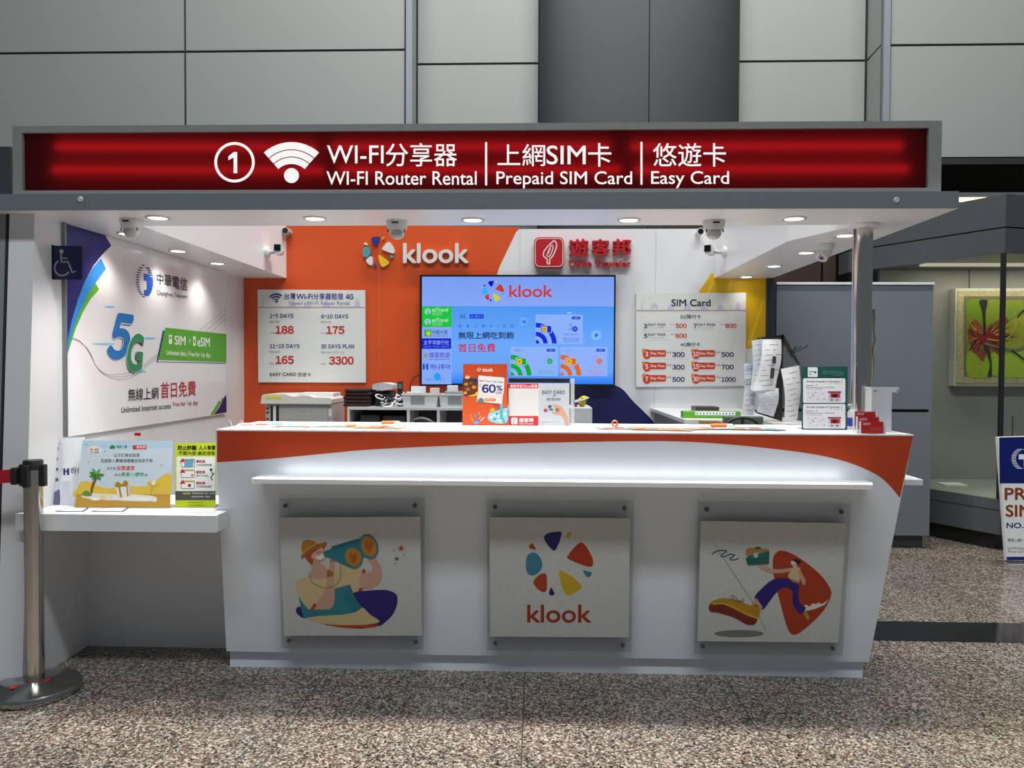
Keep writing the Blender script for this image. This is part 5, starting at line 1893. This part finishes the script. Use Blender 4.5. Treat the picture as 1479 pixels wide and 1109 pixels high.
a.text('點選來路不明的連結，保護自己', (1266, 572, 1400, 584), '#d8d8d0', lay=3)
a.text('桃園國際機場航警局', (1240, 614, 1350, 624), '#5a6414')
a.text('內政部警政署 165', (1240, 634, 1380, 644), '#5a6414')
a.line([(1408, 400), (1418, 420), (1402, 440), (1416, 462)], 8, '#44463e', 3)
a.oval(1404, 386, 10, 11, '#44463e', 3, 12)
a.line([(1418, 420), (1430, 412)], 7, '#44463e', 3)
a.build('printing', t)

for k, (cs, yy, m_, lab) in enumerate((
        (((340, 160), (506, 152), (492, 648), (330, 648)), 3.25, M_PAPER, 'white card with dark block logo in acrylic stand beside the beach card'),
        (((270, 168), (338, 162), (328, 648), (262, 648)), 3.26, M_PAPERB, 'lavender notice card in acrylic stand second from the shelf end'),
        (((216, 182), (268, 172), (260, 650), (222, 650)), 3.27, mat('grey_paper', (.56, .58, .61), .5, var=.02), 'plain grey card in acrylic stand at the shelf end by the barrier post'))):
    t, a = stand('notice_stand', lab, 'card stand', cs, yy, SZ, (14, 8, 3)[k], (20, 600, 4.93), m_, group='overlapping cards on the side shelf', foot=.05)
    if k == 0:
        a.rect(352, 376, 366, 424, '#2c2c6a', 1)
        a.rect(378, 376, 394, 424, '#2c2c6a', 1)
        a.rect(366, 392, 378, 404, '#4a6ab0', 1)
        a.text('하나', (402, 370, 500, 420), '#33355a', bold=.01)
        a.poly([(340, 470), (400, 466), (398, 640), (336, 640)], '#cfd0dc', 1)
    elif k == 1:
        a.line([(276, 640), (280, 210), (300, 200), (334, 200)], 3, '#5a5c80', 1)
        for i, c_ in enumerate('日本旅遊'):
            a.text(c_, (294, 222 + i * 74, 318, 246 + i * 74), '#2c2c50', bold=.02)
        a.blob([(278, 560), (300, 540), (326, 530), (326, 640), (274, 640)], '#6a6c8a', 1)
    else:
        a.rect(226, 292, 262, 640, '#9aa0ac', 1)
    a.build('printing', t)
for px0, px1, lab in ((80, 128, 'flat white card with dark border on the shelf nearest the barrier post'), (132, 186, 'flat white card with dark border on the shelf below the beach card')):
    c4 = [at(px0, 738.5, Z=SZ + .001), at(px1 - 8, 738.8, Z=SZ + .001), at(px1, 733.5, Z=SZ + .001), at(px0 + 20, 733.5, Z=SZ + .001)]
    b = MB()
    b.prism([v + Vector((0, 0, 0.0006)) for v in c4], (0, 0, -.001), mat('dark_border_card', '#30366a', .5, var=.04))
    ctr = sum(c4, Vector()) / 4
    b.prism([ctr + (v - ctr) * .86 + Vector((0, 0, .0012)) for v in c4], (0, 0, -.0005), M_PAPER)
    o = b.build('flat_card')
    tag(o, lab, 'card')

# ================================================================== barrier post
bp = thing('belt_barrier', 'steel retractable belt barrier post with red belt by the side shelf', 'barrier post', (-2.045, 3.0, 0))
bx_, by_ = at(49, 800, Y=3.0).x, 3.0
MB().lathe((bx_, by_, 0), [(.0, .001), (.168, .001), (.172, .006), (.172, .026), (.166, .034), (.04, .050), (.038, .052), (0, .052)], mat('base_steel', (.42, .42, .40), .22, metal=1, var=.05), 64).build('base', bp, smooth=True)
zt = at(45, 664, Y=3.0).z
prof = MB()
n = 48
px0 = at(45, 680, Y=3.0).x
vs_ = []
for z_ in (.05, zt - .035):
    for i in range(n):
        r_ = .0345 - (.0022 if i % 12 in (5, 6) else 0)
        t_ = 2 * PI * i / n
        vs_.append((bx_ + r_ * math.cos(t_), by_ + r_ * math.sin(t_), z_))
prof.add(vs_, [[i, (i + 1) % n, n + (i + 1) % n, n + i] for i in range(n)], M_STEEL)
prof.build('post', bp, smooth=True)
MB().lathe((bx_, by_, zt - .04), [(.034, 0), (.037, .002), (.037, .034), (.034, .040), (0, .040)], M_BLACK, 32).build('cap', bp, smooth=True)
b = MB()
for a_ in (PI, 0, 1.5 * PI):
    dx, dy = math.cos(a_), math.sin(a_)
    c = Vector((bx_ + dx * .042, by_ + dy * .042, zt - .058))
    b.box(c.x - .012, c.x + .012, c.y - .012, c.y + .012, c.z - .05, c.z + .04, M_BLACK)
b.build('belt_clip', bp, bevel=.004)
b = MB()
b.box(bx_ - .078, bx_ - .05, by_ - .03, by_ + .03, zt - .10, zt - .03, M_BLACK)
b.build('cassette', bp, bevel=.006)
b = MB()
p0 = Vector((bx_ - .07, by_, zt - .065))
b.prism([p0 + Vector((0, 0, .027)), p0 + Vector((-1.4, -.1, -.10)), p0 + Vector((-1.4, -.1, -.154)), p0 + Vector((0, 0, -.027))], (0, .003, 0), mat('red_belt', '#b01224', .6, var=.06, scale=80))
b.build('belt', bp)
b = MB()
b.box(bx_ - .052, bx_ - .034, by_ - .08, by_ - .045, .0465, .049, M_RED).box(bx_ + .038, bx_ + .055, by_ - .01, by_ + .02, .047, .0495, M_RED)
b.build('red_sticker', bp)

# ================================================================== behind the counter
# copier
cy = 5.08
cz = lambda py, Y=cy: at(430, py, Y=Y).z
cpx = lambda px, Y=cy: at(px, 590, Y=Y).x
cr = thing('copier', 'grey white office copier standing by the orange wall', 'copier', (cpx(432), cy + .3, 0))
b = MB()
b.box(cpx(383), cpx(480), cy, cy + .34, 0, cz(583), mat('copier_grey', (.46, .46, .44), .45, var=.03))
b.build('body', cr, bevel=.01)
b = MB()
b.box(cpx(403), cpx(474), cy - .006, cy, cz(640), cz(586), mat('copier_panel', (.40, .40, .39), .4, var=.03))
b.build('front_panel', cr, bevel=.004)
b = MB()
b.box(cpx(391), cpx(395), cy - .005, cy, cz(640), cz(585.5), M_BLACK).box(cpx(399), cpx(403.5), cy - .0055, cy, cz(640), cz(585.5), M_BLACK)
b.build('paper_slot', cr)
b = MB()
b.box(cpx(395), cpx(399), cy - .007, cy, cz(640), cz(586.5), M_PAPER)
b.build('paper_stack', cr)
b = MB()
b.box(cpx(474.5), cpx(479.5), cy - .004, cy, cz(605), cz(581.5), M_GREYPL).box(cpx(475), cpx(479), cy - .006, cy - .004, cz(601), cz(590), M_CAMW)
b.build('hinge', cr)
b = MB()
X = cpx
pts = [(X(378.5), cz(583)), (X(380), cz(573)), (X(382), cz(569.5)), (X(412), cz(569)), (X(418), cz(570.5)), (X(425), cz(572.5)), (X(432), cz(572)), (X(440), cz(570.5)),
       (X(448), cz(571)), (X(454), cz(573.5)), (X(478), cz(574)), (X(480.5), cz(576)), (X(480.5), cz(583))]
b.prism([(x, cy - .03, z) for x, z in pts], (0, .36, 0), mat('copier_lid', (.62, .61, .56), .4, var=.02))
b.build('scanner_lid', cr, bevel=.004)
MB().box(X(423), X(476), cy + .1, cy + .30, cz(575), cz(568), M_CAMW).build('document_tray', cr, bevel=.003)
MB().box(X(387), X(408), cy - .0315, cy - .03, cz(575.3), cz(571.5), mat('yellow_sticker', '#d8cc3a', .5, var=.04)).build('sticker', cr)
b = MB()
for y in (590, 596, 605):
    b.ball((X(386.5), cy - .002, cz(y)), .008, M_BLACK, n=10, k=6)
b.build('latch', cr)

# white shelf unit with compartments
UY = 4.95
ux = lambda px: at(px, 590, Y=UY).x
uz = lambda py: at(600, py, Y=UY).z
su = thing('shelf_unit', 'low white shelf unit with open compartments below the television', 'shelf', (ux(600), UY + .2, 0))
zt_ = uz(588.3)
W_ = mat('shelf_white', (.60, .61, .62), .45, var=.02)
b = MB()
b.box(ux(501.5), ux(740), UY, UY + .42, zt_ - .018, zt_, W_)
b.build('top_board', su)
for a_, c_ in ((501.5, 505), (587.5, 591.8), (631, 635), (736, 740)):
    MB().box(ux(a_), ux(c_), UY + .001, UY + .42, 0, zt_ - .018, W_).build('upright', su)
MB().box(ux(505), ux(736), UY + .40, UY + .42, 0, zt_ - .018, mat('shelf_back', (.10, .10, .11), .7, var=.05)).build('back_board', su)
MB().box(ux(505), ux(587.5), UY + .01, UY + .40, .86, .875, W_).box(ux(591.8), ux(631), UY + .01, UY + .40, .7, .715, W_).box(ux(635), ux(736), UY + .01, UY + .40, .7, .715, W_).build('shelf_plate', su)
for k, (xa, xb, lab) in enumerate(((518, 546, 'dark folder lying in the first compartment of the white shelf unit'), (551, 583, 'dark folder lying beside another in the same white compartment'))):
    o = MB().box(ux(xa), ux(xb), UY + .05, UY + .33, .876, uz(601) - .003 * k, mat('dark_folder', (.03, .03, .04), .5, var=.1)).build('folder')
    tag(o, lab, 'folder')
o = MB().box(ux(778), ux(855.5), UY, UY + .40, 0, uz(587.5), W_).build('pedestal_cabinet', bevel=.003)
tag(o, 'plain white pedestal cabinet behind the grey price card', 'cabinet')

import random
rnd = random.Random(4)
zz = zt_
for k in range(5):
    x0_, x1_ = ux(494 + rnd.uniform(-1.5, 1.5)), ux(531.5 + rnd.uniform(-1, 1.5))
    h_ = .024
    b = MB()
    b.box(x0_, x1_, UY + .04, UY + .30, zz + .0005, zz + h_, mat('black_fabric', (.014, .010, .011), .8, var=.2))
    o = b.build('fabric_pouch', bevel=.010, segs=3)
    b = MB()
    b.box(x0_ + .004, x1_ - .004, UY + .036, UY + .0405, zz + .010, zz + .013, mat('dark_red_piping', (.12, .012, .012), .6, var=.1))
    b.build('piping', o)
    tag(o, 'folded black pouch, %s of the stack of five on the white shelf unit' % ('lowest', 'second from bottom', 'middle', 'second from top', 'topmost')[k], 'pouch', 'folded black pouches on the shelf unit')
    zz += h_
b = MB()
b.box(ux(534.5), ux(560), UY + .14, UY + .32, zt_, uz(566), mat('dark_bag', (.03, .03, .035), .6, var=.2))
o = b.build('dark_bag', bevel=.02, segs=3)
tag(o, 'dark bag under a bundle of white paper on the shelf unit', 'bag')
b = MB()
xa, xb = ux(533), ux(562)
pts = []
for i in range(9):
    u = i / 8
    pts.append((xa + (xb - xa) * u, uz(553.5) - .012 * (2 * u - 1) ** 2))
pts += [(xb, uz(563)), ((xa + xb) / 2, uz(565.2)), (xa, uz(563.5))]
b.prism([(x, UY + .10, z) for x, z in pts], (0, .2, 0), M_GREYP if False else mat('paper_bundle', (.56, .57, .58), .6, var=.12, scale=60))
o = b.build('paper_bundle', bevel=.004)
tag(o, 'bundle of white paper lying on a dark bag on the shelf unit', 'paper')
for nm, lab, (xa, xb), cnt, m_ in (('cable_pile', 'tangle of black and white cables on the shelf unit beside the black pouches', (535, 566), 16, None),
                                   ('charger_cables', 'coil of white charger cables under a black handset', (567, 580), 9, M_PAPER)):
    b = MB()
    for k in range(cnt):
        cx = ux(rnd.uniform(xa + 5, xb - 5))
        cy_ = UY + rnd.uniform(.06, .12)
        cz_ = zt_ + .012 + rnd.uniform(0, .055 if m_ is None else .075)
        rr_ = rnd.uniform(.02, .045) if m_ is None else rnd.uniform(.015, .03)
        ph, tl_ = rnd.uniform(0, 6), rnd.uniform(-1, 1)
        pts = []
        for i in range(15):
            t_ = ph + i * .4
            pts.append((cx + rr_ * math.cos(t_), cy_ + .03 * math.sin(t_), max(zt_ + .004, cz_ + rr_ * .5 * math.sin(t_ + tl_))))
        b.tube(pts, .0042, m_ or (M_BLACK if k % 3 else M_PAPER), 6)
    o = b.build(nm, smooth=True)
    tag(o, lab, 'cables')
hs = thing('handset', 'black cordless handset standing upright among white cables', 'telephone', (ux(574.5), UY + .09, zt_))
MB().box(ux(570.5), ux(578.2), UY + .08, UY + .105, zt_ + .004, uz(551), M_BLACK).build('handset_body', hs, bevel=.006)
MB().box(ux(572), ux(577), UY + .078, UY + .0805, uz(562), uz(554.5), mat('dull_screen', (.16, .18, .15), .3, var=.05)).build('display', hs)


def bin_(px0, px1, label):
    t = thing('storage_bin', label, 'bin', (ux((px0 + px1) / 2), UY + .1, zt_), 'white bins on the shelf unit')
    x0_, x1_, z1_ = ux(px0), ux(px1), uz(569.5)
    y0_, y1_ = UY + .03, UY + .28
    b = MB()
    ins = .012
    pr_ = [(x0_ + ins, zt_ + .0005), (x1_ - ins, zt_ + .0005), (x1_, z1_), (x0_, z1_)]
    v = [(x, y0_ + (ins if i < 2 else 0), z) for i, (x, z) in enumerate(pr_)] + [(x, y1_ - (ins if i < 2 else 0), z) for i, (x, z) in enumerate(pr_)]
    b.add(v, [(0, 1, 2, 3), (5, 4, 7, 6), (1, 5, 6, 2), (4, 0, 3, 7), (4, 5, 1, 0)], M_CAMW)
    b.box(x0_ - .003, x1_ + .003, y0_ - .004, y0_ + .002, z1_ - .008, z1_ + .003, M_CAMW)
    b.build('tray', t)
    xl, xr_ = ux(px0 + 13), ux(px0 + 33)
    b = MB()
    zl_, zh = uz(585), uz(572.5)
    yl = y0_ + .002
    b.add([(xl, yl + .006, zl_), (xr_, yl + .006, zl_), (xr_, yl - .003, zh), (xl, yl - .003, zh)], [(0, 1, 2, 3)], mat('bin_label', (.30, .31, .32), .5, var=.1, scale=120))
    b.build('label', t)
    return t


bin_(579, 632, 'white bin of small cards on the shelf unit beside the black handset')
bin_(633, 684, 'white bin on the shelf unit partly hidden by the tall orange card')
PK = [(590, 611, 558.5, .10, 'white packet standing tall in the bin by the handset', M_PAPER), (616, 629.5, 561, .16, 'pale pink packet sticking up in the bin beside the black handset', mat('pink_paper', (.72, .60, .58), .6, var=.03)),
      (585, 606, 566.3, .055, 'low row of white cards at the front of the bin by the handset', M_PAPER), (642.5, 658, 557, .12, 'white carton standing in the bin beside the orange card', M_PAPER),
      (641, 668, 565, .06, 'grey carton lying low in the bin beside the orange card', M_GREYPL)]
for xa, xb, yt, dy, lab, m_ in PK:
    o = MB().box(ux(xa), ux(xb), UY + dy, UY + dy + .03, zt_ + .012, uz(yt), m_).build('card_packet', bevel=.002)
    tag(o, lab, 'packet', 'packets in the white bins')

yb = thing('yellow_bag', 'crumpled yellow bag on the pedestal cabinet below the television', 'bag', tuple(at(840, 587, Y=UY + .1)))
b = MB()
q = at(841, 580, Y=UY + .12)
zc_ = uz(587.5)
b.ball((q.x, UY + .14, zc_ + .034), .034, mat('yellow_plastic', '#c8b820', .35, var=.25, scale=30), sx=.9, sy=.8, sz=1.0, n=14, k=8)
b.ball((q.x + .012, UY + .12, zc_ + .062), .02, mat('yellow_plastic', '#c8b820', .35), sx=1.3, sy=.7, sz=.7, n=12, k=7)
o = b.build('bag_body', yb)
b = MB()
z_ = zc_ + .04
b.prism([(q.x - .05, UY + .09, z_ - .01), (q.x + .04, UY + .09, z_ + .018), (q.x + .045, UY + .09, z_ + .026), (q.x - .05, UY + .09, z_ + .004)], (0, .06, 0), M_PAPERB)
b.prism([(q.x - .058, UY + .10, zc_ + .001), (q.x - .035, UY + .10, zc_ + .001), (q.x - .035, UY + .10, zc_ + .02), (q.x - .058, UY + .10, zc_ + .015)], (0, .05, 0), mat('magenta_wrap', '#a02060', .5, var=.1))
b.build('wrapper', yb)

# black screen edge and handset rest just behind the counter
mo = thing('computer_monitor', 'black monitor whose top edge shows behind the counter top', 'monitor', (at(510, 612, Y=3.78).x, 3.8, .72))
xa, xb, zt2 = at(426, 612, Y=3.78).x, at(590, 612, Y=3.78).x, at(510, 612, Y=3.78).z
MB().box(xa, xb, 3.78, 3.81, zt2 - .33, zt2, M_BLACK).build('screen_housing', mo, bevel=.004)
MB().box((xa + xb) / 2 - .03, (xa + xb) / 2 + .03, 3.81, 3.84, .73, zt2 - .1, M_BLACK).box((xa + xb) / 2 - .12, (xa + xb) / 2 + .12, 3.75, 3.88, .7195, .73, M_BLACK).build('stand', mo)
wd = thing('work_desk', 'low white staff desk hidden behind the counter front', 'desk', (-.3, 3.85, 0))
MB().box(-1.2, 1.42, 3.66, 3.895, .69, .719, M_WHITE).build('desk_top', wd)
for xx in (-1.18, 1.38):
    MB().box(xx, xx + .03, 3.68, 3.88, 0, .69, M_WHITE).build('leg', wd)
hp = thing('desk_phone', 'black curved handset resting behind the counter near the white bins', 'telephone', tuple(at(615, 612, Y=3.75)))
b = MB()
qa, qb = at(583, 614, Y=3.75), at(634, 614, Y=3.75)
pts = [(qa.x + (qb.x - qa.x) * i / 10, 3.75, qa.z - .035 + .065 * math.sin(PI * i / 10) ** .7) for i in range(11)]
b.tube(pts[3:], .014, M_BLACK, 10)
b.build('receiver', hp, smooth=True)
b = MB()
b.tube(pts[:4], .003, M_BLACK, 6)
b.build('cord', hp, smooth=True)
b = MB()
b.box(pts[4][0], pts[10][0], 3.70, 3.82, .7195, qa.z - .02, M_BLACK)
b.build('base', hp, bevel=.01)

# staff counter at the side
DZ = 1.064
rd = thing('staff_desk', 'pale grey side worktop below the prepaid card price board', 'desk', (1.1, 4.7, 0))
dk = mat('desk_grey', (.60, .61, .62), .4, var=.02)
b = MB()
b.prism([(.83, 4.20, DZ), (1.25, 4.20, DZ), (1.25, 3.98, DZ), (1.40, 3.90, DZ), (1.46, 3.90, DZ), (1.46, BY - .002, DZ), (.83, BY - .002, DZ)], (0, 0, -.022), dk)
b.build('worktop', rd)
MB().box(.86, 1.42, 4.24, BY - .02, 0, DZ - .022, mat('desk_side', (.30, .31, .33), .5, var=.03)).build('carcass', rd)
b = MB()
q0, q1 = at(975, 598, Y=4.18), at(996, 612, Y=4.18)
b.box(q0.x, q1.x, 4.19, 4.193, DZ - .30, DZ - .023, M_PAPERB)
o = b.build('hanging_sheet', rd)

gr = thing('green_ruler_box', 'long green and white strip box lying on the side worktop', 'box', tuple(at(1030, 598, Y=4.35)))
gx = lambda px: at(px, 597, Y=4.33).x
gz = lambda py: at(1030, py, Y=4.33).z
MB().box(gx(986.5), gx(1070), 4.33, 4.40, DZ + .0005, gz(594), mat('green_plastic', '#5aa02c', .35, var=.05)).build('case', gr, bevel=.003)
b = MB()
b.box(gx(1004), gx(1062), 4.327, 4.3301, gz(599.5), gz(594.5), M_PAPER)
for k in range(12):
    x_ = gx(1006 + k * 4.7)
    b.box(x_, x_ + .007, 4.3262, 4.327, gz(598.2), gz(596.2), ink('#39408a'))
b.build('scale_strip', gr)
o = MB().box(at(1005, 590, Y=4.9).x, at(1039, 590, Y=4.9).x, 4.9, 5.05, DZ + .0005, at(1020, 587.5, Y=4.9).z, mat('dark_brown_plastic', (.05, .04, .035), .4, var=.2)).build('cash_box', bevel=.004)
tag(o, 'flat dark box lying on the side worktop under the price board', 'box')
bz_ = lambda py, Y: at(1050, py, Y=Y).z
o = MB().prism([Vector((at(1009, 616, Y=3.80).x, 3.80, .7195)), Vector((at(1045, 616, Y=3.80).x, 3.80, .7195)), at(1046, 611.5, Y=3.80), at(1038, 608.5, Y=3.80), at(1011, 607.5, Y=3.80)], (0, .03, 0), mat('kraft_paper', '#8a7440', .6, var=.1)).build('kraft_envelope')
tag(o, 'brown kraft envelope propped behind the counter near the orange pen', 'envelope')
o = MB().box(at(1046, 600, Y=3.83).x, at(1103, 600, Y=3.83).x, 3.83, 3.87, .7195, bz_(601, 3.83), mat('sage_plastic', '#4a5a54', .45, var=.05)).build('terminal_screen', bevel=.006)
tag(o, 'grey green terminal screen behind the black headphones', 'screen')
hd = thing('headphones', 'black headphones hooped behind the counter by the green terminal', 'headphones', tuple(at(1072, 612, Y=3.78)))
qa, qb, qt = at(1048, 616, Y=3.78), at(1097, 616, Y=3.78), at(1072, 603, Y=3.78)
b = MB()
pts = []
for i in range(17):
    t_ = PI * i / 16
    pts.append(((qa.x + qb.x) / 2 - (qb.x - qa.x) / 2 * math.cos(t_), 3.78, qa.z - .02 + (qt.z - qa.z + .02) * math.sin(t_) ** .8))
b.tube(pts, .008, M_BLACK, 10)
b.build('headband', hd, smooth=True)
MB().box((qa.x + qb.x) / 2 - .05, (qa.x + qb.x) / 2 + .05, 3.75, 3.81, .7195, .73, M_BLACK).box((qa.x + qb.x) / 2 - .008, (qa.x + qb.x) / 2 + .008, 3.775, 3.785, .73, qt.z - .004, M_BLACK).build('stand', hd)
for x_ in (qa.x, qb.x):
    MB().cyl((x_ - .012, 3.78, qa.z - .04), (x_ + .012, 3.78, qa.z - .04), .032, .032, M_BLACK, 20).build('ear_cup', hd, smooth=True)

# black rack with papers clipped to it
RY_ = 4.15
rk = thing('paper_rack', 'black triangular hook rack on the side worktop hung with papers', 'rack', tuple(at(1125, 606, Y=RY_)))
A = Art((0, RY_, 0), FRONT, 920, 470, 3.6975)
b = MB()
b.prism([A.P(752, 75), A.P(782, 48), A.P(776, 512), A.P(640, 468), A.P(632, 450), A.P(742, 470)], (0, .02, 0), M_BLACK)
b.prism([A.P(645, 66), A.P(782, 48), A.P(784, 62), A.P(648, 82)], (0, .02, 0), M_BLACK)
b.build('back_panel', rk)
b = MB()
b.prism([A.P(776, 48), A.P(786, 50), A.P(872, 208), A.P(866, 222), A.P(776, 90)], (0, .03, 0), mat('black_mesh', (.03, .03, .032), .5, var=.6, scale=90))
b.build('strut', rk)
for (xa, ya), (xb, yb) in (((800, 140), (868, 118)), ((812, 160), (902, 112)), ((826, 170), (840, 120))):
    p, q = A.P(xa, ya), A.P(xb, yb)
    b = MB()
    b.tube([p + Vector((0, .01, 0)), q + Vector((0, -.01, 0)), q + Vector((.004, -.012, .008))], .0032, M_BLACK, 6)
    b.build('hook', rk, smooth=True)


def sheet(corners, Y0, bulge, label, m_, lines=6):
    """hanging sheet of paper, gently curled"""
    A_ = Art((0, Y0, 0), FRONT, 920, 470, 3.6975)
    n_, k_ = 6, 10
    v, f = [], []
    tl_, tr_, br_, bl_ = corners
    for j in range(k_ + 1):
        for i in range(n_ + 1):
            u, w_ = i / n_, j / k_
            x = (tl_[0] * (1 - u) + tr_[0] * u) * (1 - w_) + (bl_[0] * (1 - u) + br_[0] * u) * w_
            y = (tl_[1] * (1 - u) + tr_[1] * u) * (1 - w_) + (bl_[1] * (1 - u) + br_[1] * u) * w_
            x += 10 * math.sin(w_ * 4 + bulge * 30) * w_
            v.append(A_.P(x, y) + Vector((0, -bulge * math.sin(PI * u) - bulge * .8 * math.sin(w_ * 5), 0)))
    for j in range(k_):
        for i in range(n_):
            f.append([j * (n_ + 1) + i, (j + 1) * (n_ + 1) + i, (j + 1) * (n_ + 1) + i + 1, j * (n_ + 1) + i + 1])
    b_ = MB()
    b_.add(v, f, m_)
    # typed lines follow the sheet
    for j in range(1, k_):
        r0 = j * (n_ + 1)
        for i in range(1, n_ - (j % 3)):
            a0, a1, c0, c1 = v[r0 + i], v[r0 + i + 1], v[r0 + n_ + 1 + i], v[r0 + n_ + 1 + i + 1]
            off = Vector((0, -.0006, 0))
            if (i * 3 + j * 5) % 4:
                b_.add([a0 + off, a0 + (c0 - a0) * .13 + off, a1 + (c1 - a1) * .13 + off, a1 + off], [(0, 1, 2, 3)], ink('#8f929c'))
    o_ = b_.build('paper_sheet', smooth=False)
    tag(o_, label, 'paper', 'papers on the black rack')
    return o_


o = sheet(((572, 205), (628, 200), (632, 480), (566, 478)), RY_ + .05, .006, 'pale sheet with reversed numbers nearest the yellow film', M_PAPERB)
A_ = Art((0, RY_ + .028, 0), FRONT, 920, 470, 3.6975)
A_.text('300', (622, 214, 576, 246), '#70768e')
A_.text('500', (620, 288, 574, 318), '#70768e')
A_.build('lettering', o)
sheet(((613, 82), (668, 70), (664, 330), (616, 348)), RY_ - .01, .008, 'long narrow sheet clipped at the outer corner of the black rack', M_PAPERB)
sheet(((640, 330), (756, 335), (742, 488), (652, 462)), RY_ - .02, .012, 'lower sheet hanging beneath the curled receipt on the rack', M_PAPERB)
o = sheet(((670, 74), (770, 74), (752, 340), (630, 352)), RY_ - .045, .018, 'curled receipt with two dark blocks at the front of the rack', M_PAPER)
A_ = Art((0, RY_ - .085, 0), FRONT, 920, 470, 3.6975)
A_.poly([(724, 164), (744, 166), (742, 204), (722, 202)], '#3a3c48', 1)
A_.poly([(716, 226), (736, 228), (730, 284), (710, 282)], '#3a3c48', 1)
A_.build('dark_print', o)
sheet(((768, 232), (866, 212), (870, 500), (800, 520)), RY_ - .03, .012, 'white list sheet hanging between the rack and the green card', M_PAPER)
